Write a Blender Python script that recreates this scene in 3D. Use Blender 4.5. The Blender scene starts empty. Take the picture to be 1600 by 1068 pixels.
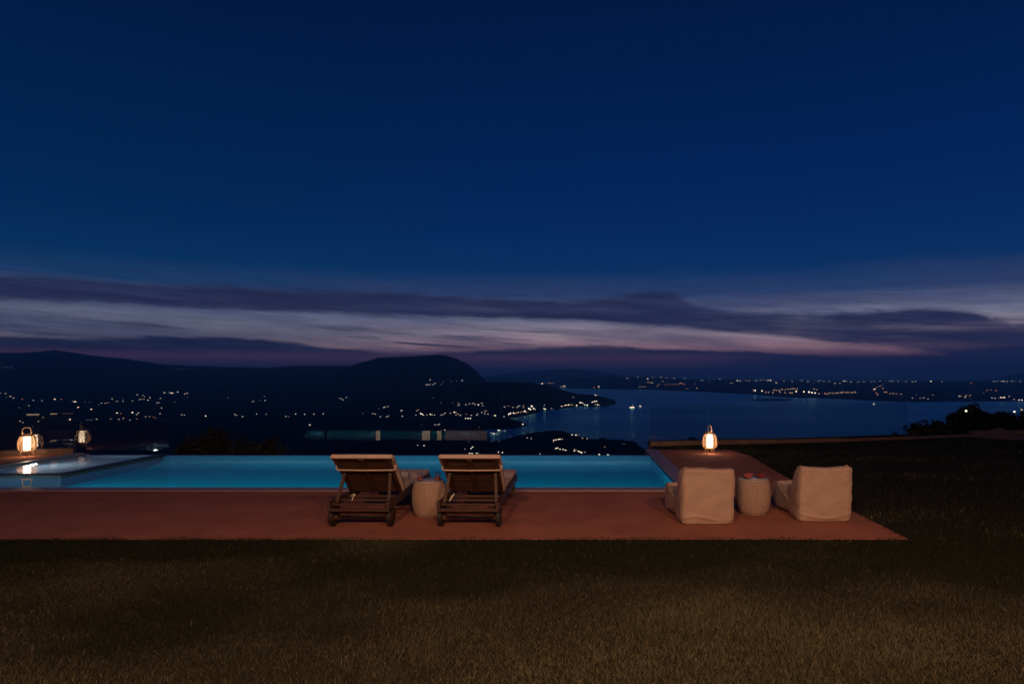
import bpy, bmesh, math, random
import numpy as np
from mathutils import Vector, Matrix

random.seed(7)
rng = np.random.default_rng(7)
scene = bpy.context.scene
COL = scene.collection
PI = math.pi
PX0, PY0, F, EYE = 895.0, 585.0, 1000.0, 1.75      # optical axis, focal length in photo pixels, eye height


def lin(r, g, b):
    def f(c):
        c /= 255.0
        return c / 12.92 if c <= 0.04045 else ((c + 0.055) / 1.055) ** 2.4
    return (f(r), f(g), f(b), 1.0)


# ------------------------------------------------------------------ camera
cam = bpy.data.cameras.new('camera')
cam_o = bpy.data.objects.new('camera', cam)
COL.objects.link(cam_o)
cam_o.location = (0, 0, EYE)
cam_o.rotation_euler = (PI / 2, 0, 0)
cam.sensor_width = 36.0
cam.lens = 36.0 * F / 1600.0
cam.shift_x = (800 - PX0) / 1600.0
cam.shift_y = (PY0 - 534) / 1600.0
cam.clip_start = 0.05
cam.clip_end = 80000
scene.camera = cam_o

scene.view_settings.view_transform = 'Standard'
scene.view_settings.look = 'None'
scene.view_settings.exposure = 0
scene.view_settings.gamma = 1
scene.cycles.use_denoising = True
scene.cycles.max_bounces = 10
scene.cycles.transparent_max_bounces = 24
scene.cycles.caustics_reflective = False
scene.cycles.caustics_refractive = False
scene.cycles.sample_clamp_indirect = 4.0
scene.cycles.volume_bounces = 1

# ------------------------------------------------------------------ world: dusk sky
world = bpy.data.worlds.new('World')
scene.world = world
world.use_nodes = True
NT = world.node_tree
for n in list(NT.nodes):
    NT.nodes.remove(n)


def setin(nt, sock, v):
    if isinstance(v, bpy.types.NodeSocket):
        nt.links.new(v, sock)
    else:
        sock.default_value = v


def M(nt, op, a, b=None, c=None, clamp=False):
    n = nt.nodes.new('ShaderNodeMath')
    n.operation = op
    n.use_clamp = clamp
    for i, v in enumerate((a, b, c)):
        if v is not None:
            setin(nt, n.inputs[i], v)
    return n.outputs[0]


def SS(nt, x, a, b):                # smoothstep of x from a to b
    n = nt.nodes.new('ShaderNodeMapRange')
    n.interpolation_type = 'SMOOTHSTEP'
    setin(nt, n.inputs[0], x)
    setin(nt, n.inputs[1], a)
    setin(nt, n.inputs[2], b)
    return n.outputs[0]


def MIXC(nt, f, a, b, mode='MIX'):
    n = nt.nodes.new('ShaderNodeMix')
    n.data_type = 'RGBA'
    n.blend_type = mode
    setin(nt, n.inputs['Factor'], f)
    setin(nt, n.inputs[6], a)
    setin(nt, n.inputs[7], b)
    return n.outputs[2]


def RAMP(nt, f, stops, interp='LINEAR'):
    n = nt.nodes.new('ShaderNodeValToRGB')
    n.color_ramp.interpolation = interp
    e = n.color_ramp.elements
    while len(e) > 1:
        e.remove(e[-1])
    e[0].position = stops[0][0]
    e[0].color = stops[0][1]
    for p, c in stops[1:]:
        k = e.new(p)
        k.color = c
    setin(nt, n.inputs[0], f)
    return n.outputs[0]


def NOISE(nt, vec, scale, detail=4, rough=0.55, dist=0.0):
    n = nt.nodes.new('ShaderNodeTexNoise')
    if vec is not None:
        nt.links.new(vec, n.inputs['Vector'])
    n.inputs['Scale'].default_value = scale
    n.inputs['Detail'].default_value = detail
    n.inputs['Roughness'].default_value = rough
    n.inputs['Distortion'].default_value = dist
    return n.outputs['Fac']


def sky_angles(px, py):
    u, v = (px - PX0) / F, (PY0 - py) / F
    return math.degrees(math.atan(u)), math.degrees(math.atan(v / math.sqrt(1 + u * u)))


def build_sky():
    nt = NT
    tc = nt.nodes.new('ShaderNodeTexCoord')
    sp = nt.nodes.new('ShaderNodeSeparateXYZ')
    nt.links.new(tc.outputs['Generated'], sp.inputs[0])
    x, y, z = sp.outputs
    az = M(nt, 'MULTIPLY', M(nt, 'ARCTAN2', x, y), 180 / PI)
    el = M(nt, 'MULTIPLY', M(nt, 'ARCSINE', z), 180 / PI)
    azn = M(nt, 'MULTIPLY_ADD', az, 1 / 120.0, 0.5, clamp=True)       # -60..60 deg -> 0..1

    def curve(pts):                                                    # elevation as a function of azimuth
        n = nt.nodes.new('ShaderNodeFloatCurve')
        c = n.mapping.curves[0]
        P = []
        for px, py in pts:
            a, e = sky_angles(px, py)
            P.append(((a + 60) / 120.0, (e + 2) / 20.0))
        P = [(0.0, P[0][1])] + P + [(1.0, P[-1][1])]
        while len(c.points) < len(P):
            c.points.new(0.5, 0.5)
        for q, p in zip(c.points, P):
            q.location = p
        n.mapping.update()
        setin(nt, n.inputs['Value'], azn)
        return M(nt, 'MULTIPLY_ADD', n.outputs[0], 20.0, -2.0)

    def vec(ax, ex, off=0.0):
        c = nt.nodes.new('ShaderNodeCombineXYZ')
        setin(nt, c.inputs[0], M(nt, 'MULTIPLY', az, ax))
        setin(nt, c.inputs[1], M(nt, 'MULTIPLY', el, ex))
        c.inputs[2].default_value = off
        return c.outputs[0]
    # streaks sink slightly towards the right, like the cloud bands do
    shear = M(nt, 'MULTIPLY_ADD', az, 0.055, el)

    def vec_s(ax, ex, off=0.0):
        c = nt.nodes.new('ShaderNodeCombineXYZ')
        setin(nt, c.inputs[0], M(nt, 'MULTIPLY', az, ax))
        setin(nt, c.inputs[1], M(nt, 'MULTIPLY', shear, ex))
        c.inputs[2].default_value = off
        return c.outputs[0]

    elw = M(nt, 'MULTIPLY_ADD', M(nt, 'SUBTRACT', NOISE(nt, vec_s(0.085, 0.62, 3.1), 1.0, 7, 0.62, 0.8), 0.5), 1.5, el)
    elw = M(nt, 'MULTIPLY_ADD', M(nt, 'SUBTRACT', NOISE(nt, vec_s(0.34, 2.2, 4.4), 1.0, 9, 0.72, 1.0), 0.5), 1.15, elw)
    eln = M(nt, 'DIVIDE', el, 45.0, clamp=True)

    def d(e):
        return max(0.0, e / 45.0)
    rightc = RAMP(nt, eln, [(d(0), lin(30, 42, 82)), (d(0.7), lin(52, 46, 84)), (d(1.6), lin(112, 72, 96)), (d(2.3), lin(198, 146, 154)),
                            (d(3.5), lin(206, 180, 190)), (d(4.8), lin(146, 146, 170)), (d(7), lin(40, 66, 112)), (d(9), lin(6, 50, 102)),
                            (d(12), lin(2, 42, 98)), (d(16), lin(1, 36, 92)), (d(22), lin(1, 31, 80)), (d(30), lin(1, 25, 68)), (1.0, lin(1, 20, 56))])
    leftc = RAMP(nt, eln, [(d(0), lin(44, 36, 74)), (d(0.7), lin(54, 40, 76)), (d(1.6), lin(90, 78, 100)), (d(2.6), lin(132, 124, 138)),
                           (d(3.7), lin(130, 132, 150)), (d(5), lin(106, 114, 142)), (d(7), lin(26, 62, 106)), (d(9), lin(4, 50, 98)),
                           (d(12), lin(1, 42, 90)), (d(16), lin(1, 36, 82)), (d(22), lin(1, 30, 74)), (d(30), lin(1, 22, 62)), (1.0, lin(1, 18, 52))])
    glow = SS(nt, az, -36.0, 8.0)
    col = MIXC(nt, glow, leftc, rightc)

    # high grey-blue veil
    vt = curve([(0, 408), (300, 425), (600, 432), (800, 436), (1000, 430), (1200, 432), (1350, 415), (1600, 400)])
    veil = M(nt, 'MULTIPLY', SS(nt, elw, M(nt, 'ADD', vt, 0.9), M(nt, 'SUBTRACT', vt, 1.3)),
             SS(nt, NOISE(nt, vec_s(0.05, 0.5, 9.0), 1.0, 5, 0.6), 0.25, 0.7))
    col = MIXC(nt, M(nt, 'MULTIPLY', veil, 0.75), col, lin(50, 62, 102))

    dark = MIXC(nt, SS(nt, az, -40.0, 35.0), lin(38, 43, 78), lin(34, 41, 78))
    # upper dark streak
    at = curve([(0, 430), (200, 438), (400, 446), (600, 456), (800, 466), (950, 462), (1030, 452), (1100, 478), (1250, 488), (1400, 478), (1500, 480), (1600, 498)])
    ab = curve([(0, 466), (200, 476), (400, 484), (600, 489), (800, 497), (1000, 506), (1150, 518), (1300, 534), (1450, 548), (1520, 562), (1600, 566)])
    A = M(nt, 'MULTIPLY', SS(nt, elw, M(nt, 'ADD', at, 0.3), M(nt, 'SUBTRACT', at, 0.6)),
          SS(nt, M(nt, 'MULTIPLY_ADD', M(nt, 'SUBTRACT', elw, el), -0.55, el), M(nt, 'SUBTRACT', ab, 0.35), M(nt, 'ADD', ab, 0.22)))
    Atex = SS(nt, NOISE(nt, vec_s(0.07, 0.9, 5.0), 1.0, 5, 0.6), 0.2, 0.62)
    A = M(nt, 'MULTIPLY', A, M(nt, 'MULTIPLY_ADD', Atex, 0.4, 0.58))
    col = MIXC(nt, A, col, dark)

    # thin dark streaks inside the light gap
    st = SS(nt, NOISE(nt, vec_s(0.085, 1.9, 1.7), 1.0, 5, 0.6), 0.5, 0.62)
    stm = M(nt, 'MULTIPLY', SS(nt, el, 1.4, 2.6), SS(nt, el, 4.3, 3.3))
    stm = M(nt, 'MULTIPLY', stm, SS(nt, az, 6.0, -4.0))
    col = MIXC(nt, M(nt, 'MULTIPLY', M(nt, 'MULTIPLY', st, stm), 0.9), col, lin(58, 54, 82))

    # lower dark bank
    ct = curve([(0, 522), (200, 527), (330, 525), (440, 532), (520, 543), (640, 551), (800, 543), (930, 538), (1050, 545), (1180, 549), (1300, 555), (1450, 553), (1600, 540)])
    C = SS(nt, M(nt, 'MULTIPLY_ADD', M(nt, 'SUBTRACT', elw, el), 0.5, el), M(nt, 'ADD', ct, 0.12), M(nt, 'SUBTRACT', ct, 0.26))
    # under the bank a mauve afterglow, then grey-blue haze on the horizon
    band = RAMP(nt, M(nt, 'DIVIDE', el, 4.0, clamp=True),
                [(0.0, lin(30, 42, 82)), (0.11, lin(40, 42, 80)), (0.2, lin(84, 60, 96)), (0.36, lin(92, 60, 92)), (0.5, lin(36, 40, 74)), (0.8, lin(34, 40, 72))])
    plain = RAMP(nt, M(nt, 'DIVIDE', el, 4.0, clamp=True), [(0.0, lin(28, 42, 82)), (0.3, lin(34, 40, 80)), (0.7, lin(42, 42, 80))])
    bankc = MIXC(nt, SS(nt, az, 8.0, 20.0), band, plain)
    Ct = SS(nt, NOISE(nt, vec_s(0.09, 1.0, 7.7), 1.0, 5, 0.6), 0.15, 0.6)
    col = MIXC(nt, M(nt, 'MULTIPLY', C, M(nt, 'MULTIPLY_ADD', Ct, 0.25, 0.75)), col, bankc)

    # fine drawn-out wisps through the whole cloud belt
    wis = NOISE(nt, vec_s(0.17, 2.3, 12.5), 1.0, 9, 0.66, 1.3)
    wis2 = NOISE(nt, vec_s(0.55, 4.5, 2.2), 1.0, 7, 0.68, 0.9)
    wamt = M(nt, 'MULTIPLY_ADD', M(nt, 'SUBTRACT', wis, 0.5), 0.95, M(nt, 'MULTIPLY_ADD', M(nt, 'SUBTRACT', wis2, 0.5), 0.3, 1.0))
    belt = M(nt, 'MULTIPLY', SS(nt, el, 10.5, 6.0), SS(nt, el, 0.3, 1.6))
    wgain = M(nt, 'MULTIPLY_ADD', M(nt, 'SUBTRACT', wamt, 1.0), belt, 1.0)
    wc = nt.nodes.new('ShaderNodeCombineXYZ')
    for q in range(3):
        nt.links.new(wgain, wc.inputs[q])
    col = MIXC(nt, 1.0, col, wc.outputs[0], 'MULTIPLY')

    # away from the afterglow the dusk is darker and bluer
    away = M(nt, 'ABSOLUTE', az)
    back = SS(nt, away, 60.0, 150.0)
    nightc = RAMP(nt, eln, [(0, lin(12, 26, 60)), (0.3, lin(4, 28, 66)), (1.0, lin(1, 20, 54))])
    col = MIXC(nt, back, col, nightc)

    # a Nishita twilight (sun well under the horizon) adds its share to the gradient
    sky = nt.nodes.new('ShaderNodeTexSky')
    sky.sky_type = 'NISHITA'
    sky.sun_disc = False
    sky.sun_elevation = math.radians(-4.0)
    sky.sun_rotation = math.radians(12.0)
    tot = MIXC(nt, 0.01, col, sky.outputs[0], 'ADD')
    bg = nt.nodes.new('ShaderNodeBackground')
    nt.links.new(tot, bg.inputs[0])
    bg.inputs[1].default_value = 1.0
    out = nt.nodes.new('ShaderNodeOutputWorld')
    nt.links.new(bg.outputs[0], out.inputs[0])


build_sky()

# ------------------------------------------------------------------ materials
MATS = {}


def new_mat(name):
    m = bpy.data.materials.new(name)
    m.use_nodes = True
    nt = m.node_tree
    for n in list(nt.nodes):
        nt.nodes.remove(n)
    out = nt.nodes.new('ShaderNodeOutputMaterial')
    MATS[name] = m
    return m, nt, out


def principled(name, color, rough=0.6, var=0.0, vscale=8.0, color2=None, bump=0.0, bscale=40.0, spec=0.5, metal=0.0, stretch=None, attr=None, detail=5):
    m, nt, out = new_mat(name)
    b = nt.nodes.new('ShaderNodeBsdfPrincipled')
    nt.links.new(b.outputs[0], out.inputs[0])
    b.inputs['Roughness'].default_value = rough
    b.inputs['Metallic'].default_value = metal
    b.inputs['Specular IOR Level'].default_value = spec
    tc = nt.nodes.new('ShaderNodeTexCoord')
    v = tc.outputs['Object']
    if stretch:
        mp = nt.nodes.new('ShaderNodeMapping')
        mp.inputs['Scale'].default_value = stretch
        nt.links.new(v, mp.inputs[0])
        v = mp.outputs[0]
    c = color if len(color) == 4 else (*color, 1)
    if var > 0 or color2:
        f = SS(nt, NOISE(nt, v, vscale, detail, 0.6), 0.3, 0.7)
        c2 = color2 if color2 else tuple(k * (1 - var) for k in c[:3])
        c2 = c2 if len(c2) == 4 else (*c2, 1)
        o = MIXC(nt, f, c, c2)
        nt.links.new(o, b.inputs['Base Color'])
    else:
        b.inputs['Base Color'].default_value = c
    if attr:
        a = nt.nodes.new('ShaderNodeAttribute')
        a.attribute_name = attr
        nt.links.new(a.outputs['Color'], b.inputs['Base Color'])
    if bump > 0:
        bn = nt.nodes.new('ShaderNodeBump')
        bn.inputs['Strength'].default_value = bump
        bn.inputs['Distance'].default_value = 0.01
        nt.links.new(NOISE(nt, v, bscale, 6, 0.65), bn.inputs['Height'])
        nt.links.new(bn.outputs[0], b.inputs['Normal'])
    return m


def emissive(name, color, strength, sample=True):
    m, nt, out = new_mat(name)
    e = nt.nodes.new('ShaderNodeEmission')
    e.inputs[0].default_value = (*color, 1)
    e.inputs[1].default_value = strength
    nt.links.new(e.outputs[0], out.inputs[0])
    if not sample:
        m.cycles.emission_sampling = 'NONE'
    return m


def clear_glass(name, tint=(0.95, 0.97, 0.96), rough=0.0, f0=0.04):
    m, nt, out = new_mat(name)
    lw = nt.nodes.new('ShaderNodeLayerWeight')
    lw.inputs[0].default_value = 0.5
    f = M(nt, 'MULTIPLY_ADD', M(nt, 'POWER', lw.outputs['Facing'], 5.0), 1 - f0, f0)
    t = nt.nodes.new('ShaderNodeBsdfTransparent')
    t.inputs[0].default_value = (*tint, 1)
    g = nt.nodes.new('ShaderNodeBsdfGlossy')
    g.inputs['Roughness'].default_value = rough
    g.inputs[0].default_value = (1, 1, 1, 1)
    mx = nt.nodes.new('ShaderNodeMixShader')
    nt.links.new(f, mx.inputs[0])
    nt.links.new(t.outputs[0], mx.inputs[1])
    nt.links.new(g.outputs[0], mx.inputs[2])
    nt.links.new(mx.outputs[0], out.inputs[0])
    return m


def water_mat(name, tint, rough, bump, bscale, dist=0.02):
    m, nt, out = new_mat(name)
    b = nt.nodes.new('ShaderNodeBsdfPrincipled')
    b.inputs['Base Color'].default_value = (*tint, 1)
    b.inputs['Roughness'].default_value = rough
    b.inputs['IOR'].default_value = 1.333
    b.inputs['Transmission Weight'].default_value = 1.0
    tc = nt.nodes.new('ShaderNodeTexCoord')
    bn = nt.nodes.new('ShaderNodeBump')
    bn.inputs['Strength'].default_value = bump
    bn.inputs['Distance'].default_value = dist
    nt.links.new(NOISE(nt, tc.outputs['Object'], bscale, 3, 0.5), bn.inputs['Height'])
    nt.links.new(bn.outputs[0], b.inputs['Normal'])
    nt.links.new(b.outputs[0], out.inputs[0])
    return m


principled('deck', (0.40, 0.147, 0.09), 0.9, color2=(0.30, 0.108, 0.066), vscale=1.6, bump=0.7, bscale=120, spec=0.2, detail=13)
principled('coping', (0.34, 0.24, 0.22), 0.42, color2=(0.28, 0.19, 0.18), vscale=5, bump=0.15, bscale=70)
principled('kerb', (0.19, 0.11, 0.08), 0.8, var=0.3, vscale=3, bump=0.3, bscale=60)
principled('pool_tile', (0.0015, 0.285, 0.40), 0.4, color2=(0.001, 0.25, 0.355), vscale=2)
principled('weir', (0.04, 0.055, 0.07), 0.5)
principled('spa_tile', (0.28, 0.38, 0.43), 0.4, color2=(0.22, 0.32, 0.38), vscale=9)
principled('spa_rim', (0.035, 0.04, 0.045), 0.35, var=0.3, vscale=12)
principled('soil', (0.03, 0.023, 0.013), 0.95, color2=(0.02, 0.017, 0.009), vscale=4, bump=0.6, bscale=50, spec=0.1)
principled('grass', (0.1, 0.1, 0.03), 0.7, attr='tint', spec=0.2)
principled('leaf', (0.045, 0.06, 0.025), 0.6, attr='tint', spec=0.3)
principled('wood', (0.080, 0.030, 0.014), 0.55, color2=(0.036, 0.014, 0.007), vscale=6, stretch=(1, 14, 14), bump=0.15, bscale=20)
principled('wood_long', (0.080, 0.030, 0.014), 0.55, color2=(0.036, 0.014, 0.007), vscale=6, stretch=(14, 1, 14), bump=0.15, bscale=20)
principled('cushion', (0.58, 0.42, 0.32), 0.9, var=0.12, vscale=12, bump=0.25, bscale=220, spec=0.1)
principled('canvas', (0.475, 0.325, 0.245), 0.92, color2=(0.42, 0.285, 0.21), vscale=5, bump=0.3, bscale=260, spec=0.1)
principled('bolster', (0.28, 0.27, 0.25), 0.9, var=0.2, vscale=14, spec=0.1)
principled('rope', (0.7, 0.6, 0.48), 0.9)
principled('rubber', (0.012, 0.010, 0.009), 0.6)
principled('knit', (0.39, 0.265, 0.195), 0.9, color2=(0.33, 0.225, 0.165), vscale=30, bump=0.4, bscale=300, spec=0.15)
principled('table_top', (0.5, 0.4, 0.33), 0.35, var=0.15, vscale=6)
principled('rattan', (0.62, 0.40, 0.24), 0.6, var=0.35, vscale=25, bump=0.2, bscale=120)
principled('lantern_metal', (0.05, 0.04, 0.035), 0.5)
principled('flesh', (0.28, 0.035, 0.032), 0.45, color2=(0.20, 0.025, 0.025), vscale=40)
principled('rind', (0.16, 0.03, 0.02), 0.5, var=0.4, vscale=30)
principled('plate', (0.6, 0.58, 0.56), 0.25)
principled('drink', (0.42, 0.05, 0.018), 0.15, spec=0.6)
principled('post_metal', (0.03, 0.03, 0.032), 0.4, metal=0.6)
principled('land', (0.026, 0.030, 0.018), 0.95, color2=(0.016, 0.022, 0.012), vscale=0.004, spec=0.05)
principled('hillside', (0.03, 0.032, 0.016), 0.95, var=0.4, vscale=0.2, spec=0.05)
principled('far_wall', (0.2, 0.19, 0.17), 0.8)
principled('far_roof', (0.12, 0.05, 0.03), 0.8)
principled('hull', (0.5, 0.5, 0.5), 0.5)
principled('plaster', (0.5, 0.42, 0.34), 0.9, var=0.1, vscale=2, bump=0.2, bscale=30)
principled('roof_tile', (0.22, 0.09, 0.05), 0.8, var=0.3, vscale=6)
principled('gravel', (0.2, 0.11, 0.075), 0.95, var=0.4, vscale=25, bump=0.8, bscale=60)
principled('bark', (0.05, 0.04, 0.03), 0.9)
clear_glass('fence_glass', (0.93, 0.95, 0.95), 0.0, 0.045)
clear_glass('tumbler_glass', (0.93, 0.95, 0.95), 0.03, 0.10)
water_mat('pool_water', (0.92, 0.98, 1.0), 0.02, 0.05, 1.6)
water_mat('spa_water', (0.95, 0.98, 1.0), 0.02, 0.07, 2.2)
emissive('lantern_glow', (1.0, 0.72, 0.46), 21.0)
emissive('lamp_lens', (1.0, 0.60, 0.36), 20.0)
emissive('window_warm', (1.0, 0.66, 0.40), 2.1)
emissive('window_dim', (1.0, 0.52, 0.42), 0.45)
emissive('spa_lens', (0.9, 0.95, 1.0), 30.0)
emissive('pool_lens', (0.5, 0.9, 1.0), 6.0)
emissive('far_white', (1.0, 0.90, 0.78), 0.95, False)
emissive('far_warm', (1.0, 0.62, 0.34), 0.95, False)
emissive('far_orange', (1.0, 0.30, 0.12), 0.95, False)
emissive('far_dim', (0.85, 0.85, 1.0), 0.2, False)
emissive('boat_glow', (1.0, 0.80, 0.58), 7.0, False)
emissive('far_bright', (1.0, 0.86, 0.66), 2.3, False)


def sea_mat():
    m, nt, out = new_mat('sea')
    b = nt.nodes.new('ShaderNodeBsdfGlossy')          # blue-green sea water: tinted mirror over a dark body
    b.inputs['Color'].default_value = (0.36, 0.92, 1.0, 1)
    body = nt.nodes.new('ShaderNodeBsdfDiffuse')
    body.inputs['Color'].default_value = (0.003, 0.05, 0.085, 1)
    tc = nt.nodes.new('ShaderNodeTexCoord')
    mp = nt.nodes.new('ShaderNodeMapping')
    mp.inputs['Scale'].default_value = (0.0004, 0.0022, 1)
    nt.links.new(tc.outputs['Object'], mp.inputs[0])
    f = NOISE(nt, mp.outputs[0], 1.0, 4, 0.5)
    r = nt.nodes.new('ShaderNodeMapRange')          # wind lanes: calmer and rougher water
    r.inputs[1].default_value = 0.35
    r.inputs[2].default_value = 0.65
    r.inputs[3].default_value = 0.12
    r.inputs[4].default_value = 0.26
    nt.links.new(f, r.inputs[0])
    nt.links.new(r.outputs[0], b.inputs['Roughness'])
    nz = nt.nodes.new('ShaderNodeTexNoise')
    nt.links.new(tc.outputs['Object'], nz.inputs['Vector'])
    nz.inputs['Scale'].default_value = 0.35
    nz.inputs['Detail'].default_value = 2
    va = nt.nodes.new('ShaderNodeVectorMath')
    va.operation = 'MULTIPLY_ADD'
    nt.links.new(nz.outputs['Color'], va.inputs[0])
    va.inputs[1].default_value = (1.7, 1.7, 0.0)
    va.inputs[2].default_value = (-0.85, -0.85, 1.0)
    vn = nt.nodes.new('ShaderNodeVectorMath')
    vn.operation = 'NORMALIZE'
    nt.links.new(va.outputs[0], vn.inputs[0])
    nt.links.new(vn.outputs[0], b.inputs['Normal'])
    fr = nt.nodes.new('ShaderNodeFresnel')
    fr.inputs['IOR'].default_value = 1.333
    mx = nt.nodes.new('ShaderNodeMixShader')
    nt.links.new(fr.outputs[0], mx.inputs[0])
    nt.links.new(body.outputs[0], mx.inputs[1])
    nt.links.new(b.outputs[0], mx.inputs[2])
    nt.links.new(mx.outputs[0], out.inputs[0])


sea_mat()


# ------------------------------------------------------------------ object helpers
def link(o, parent=None):
    COL.objects.link(o)
    if parent is not None:
        o.parent = parent
    return o


def tag(o, label=None, cat=None, group=None, kind=None):
    for k, v in (('label', label), ('category', cat), ('group', group), ('kind', kind)):
        if v:
            o[k] = v
    return o


def thing(name, label, cat, loc=(0, 0, 0), rz=0.0, group=None):
    o = bpy.data.objects.new(name, None)
    o.empty_display_size = 0.1
    o.location = loc
    o.rotation_euler = (0, 0, rz)
    link(o)
    return tag(o, label, cat, group)


def copy_tree(o, parent=None):
    c = o.copy()
    COL.objects.link(c)
    c.parent = parent
    for ch in list(o.children):
        copy_tree(ch, c)
    return c


def fast_mesh(name, verts, faces, mats, smooth=False, tint=None):
    """verts (n,3), faces (m,k) numpy with a constant k"""
    me = bpy.data.meshes.new(name)
    verts = np.asarray(verts, dtype=np.float32)
    faces = np.asarray(faces, dtype=np.int32)
    m, k = faces.shape
    me.vertices.add(len(verts))
    me.vertices.foreach_set('co', verts.ravel())
    me.loops.add(m * k)
    me.loops.foreach_set('vertex_index', faces.ravel())
    me.polygons.add(m)
    me.polygons.foreach_set('loop_start', np.arange(0, m * k, k, dtype=np.int32))
    me.polygons.foreach_set('use_smooth', np.full(m, smooth))
    for mm in (mats if isinstance(mats, (list, tuple)) else [mats]):
        me.materials.append(MATS[mm])
    if tint is not None:
        a = me.color_attributes.new('tint', 'FLOAT_COLOR', 'POINT')
        t = np.ones((len(verts), 4), dtype=np.float32)
        t[:, :3] = tint
        a.data.foreach_set('color', t.ravel())
    me.update(calc_edges=True)
    me.validate()
    return me


class MB:
    def __init__(self):
        self.bm = bmesh.new()

    def _xf(self, vs, mat):
        if mat is not None:
            for v in vs:
                v.co = mat @ v.co

    def box(self, x0, x1, y0, y1, z0, z1, bev=0.0, mat=None, mi=0):
        r = bmesh.ops.create_cube(self.bm, size=1.0)
        vs = r['verts']
        for v in vs:
            v.co = Vector(((x0 + x1) / 2 + v.co.x * (x1 - x0), (y0 + y1) / 2 + v.co.y * (y1 - y0), (z0 + z1) / 2 + v.co.z * (z1 - z0)))
        fs = list({f for v in vs for f in v.link_faces})
        for f in fs:
            f.material_index = mi
        if bev > 0:
            es = list({e for v in vs for e in v.link_edges})
            rb = bmesh.ops.bevel(self.bm, geom=es, offset=bev, segments=2, affect='EDGES', profile=0.6)
            vs = list({v for f in rb['faces'] for v in f.verts} | {v for v in vs if v.is_valid})
        self._xf(vs, mat)
        return self

    def bar(self, p0, p1, w, h, up=(0, 0, 1), bev=0.0):
        p0, p1 = Vector(p0), Vector(p1)
        d = p1 - p0
        zax = d.normalized()
        xax = Vector(up).cross(zax)
        if xax.length < 1e-5:
            xax = Vector((1, 0, 0))
        xax.normalize()
        yax = zax.cross(xax)
        m = Matrix((xax, yax, zax)).transposed().to_4x4()
        m.translation = p0
        return self.box(-w / 2, w / 2, -h / 2, h / 2, 0, d.length, bev, m)

    def tube(self, pts, r, n=8, closed=False, caps=True):
        pts = [Vector(p) for p in pts]
        N = len(pts)
        rr = r if isinstance(r, (list, tuple)) else [r] * N
        rings = []
        prev = None
        for i, p in enumerate(pts):
            if closed:
                t = pts[(i + 1) % N] - pts[i - 1]
            else:
                t = pts[min(i + 1, N - 1)] - pts[max(i - 1, 0)]
            t.normalize()
            if prev is None:
                a = Vector((0, 0, 1)) if abs(t.z) < 0.9 else Vector((1, 0, 0))
                x = a.cross(t).normalized()
            else:
                x = (prev - t * prev.dot(t)).normalized()
            prev = x
            y = t.cross(x)
            rings.append([self.bm.verts.new(p + (x * math.cos(2 * PI * k / n) + y * math.sin(2 * PI * k / n)) * rr[i]) for k in range(n)])
        for i in range(N if closed else N - 1):
            a, b = rings[i], rings[(i + 1) % N]
            for k in range(n):
                self.bm.faces.new((a[k], a[(k + 1) % n], b[(k + 1) % n], b[k]))
        if caps and not closed:
            self.bm.faces.new(rings[0][::-1])
            self.bm.faces.new(rings[-1])
        return self

    def lathe(self, prof, n=32, c=(0, 0), rmod=None, cap_bottom=True, cap_top=True):
        rings = []
        for r, z in prof:
            ring = []
            for k in range(n):
                a = 2 * PI * k / n
                q = r * (rmod(k, z) if rmod else 1)
                ring.append(self.bm.verts.new((c[0] + q * math.cos(a), c[1] + q * math.sin(a), z)))
            rings.append(ring)
        for a, b in zip(rings, rings[1:]):
            for k in range(n):
                self.bm.faces.new((a[k], a[(k + 1) % n], b[(k + 1) % n], b[k]))
        if cap_bottom:
            self.bm.faces.new(rings[0][::-1])
        if cap_top:
            self.bm.faces.new(rings[-1])
        return self

    def poly(self, pts, mi=0):
        f = self.bm.faces.new([self.bm.verts.new(p) for p in pts])
        f.material_index = mi
        return self

    def prism(self, pts2, z0, z1):
        a = [self.bm.verts.new((x, y, z0)) for x, y in pts2]
        b = [self.bm.verts.new((x, y, z1)) for x, y in pts2]
        n = len(pts2)
        self.bm.faces.new(a[::-1])
        self.bm.faces.new(b)
        for i in range(n):
            self.bm.faces.new((a[i], a[(i + 1) % n], b[(i + 1) % n], b[i]))
        return self

    def mesh(self, name, mats, smooth=False):
        bmesh.ops.recalc_face_normals(self.bm, faces=self.bm.faces[:])
        if len(self.bm.faces) == 1:                      # a lone sheet (water) faces up
            self.bm.faces.ensure_lookup_table()
            self.bm.normal_update()
            if self.bm.faces[0].normal.z < 0:
                self.bm.faces[0].normal_flip()
        me = bpy.data.meshes.new(name)
        if smooth:
            for f in self.bm.faces:
                f.smooth = True
        self.bm.to_mesh(me)
        self.bm.free()
        for m in (mats if isinstance(mats, (list, tuple)) else [mats]):
            me.materials.append(MATS[m])
        return me

    def build(self, name, mats, parent=None, smooth=False, kind=None):
        o = bpy.data.objects.new(name, self.mesh(name, mats, smooth))
        link(o, parent)
        if kind:
            o['kind'] = kind
        return o


def at(px, py, z=0.0):
    """the place on the level z that shows at a photo pixel"""
    Y = (EYE - z) * F / (py - PY0)
    return Vector(((px - PX0) / F * Y, Y, z))


# ------------------------------------------------------------------ far landscape: sea, land, mountains
SEA = EYE - 200.0
H = 200.0


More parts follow.
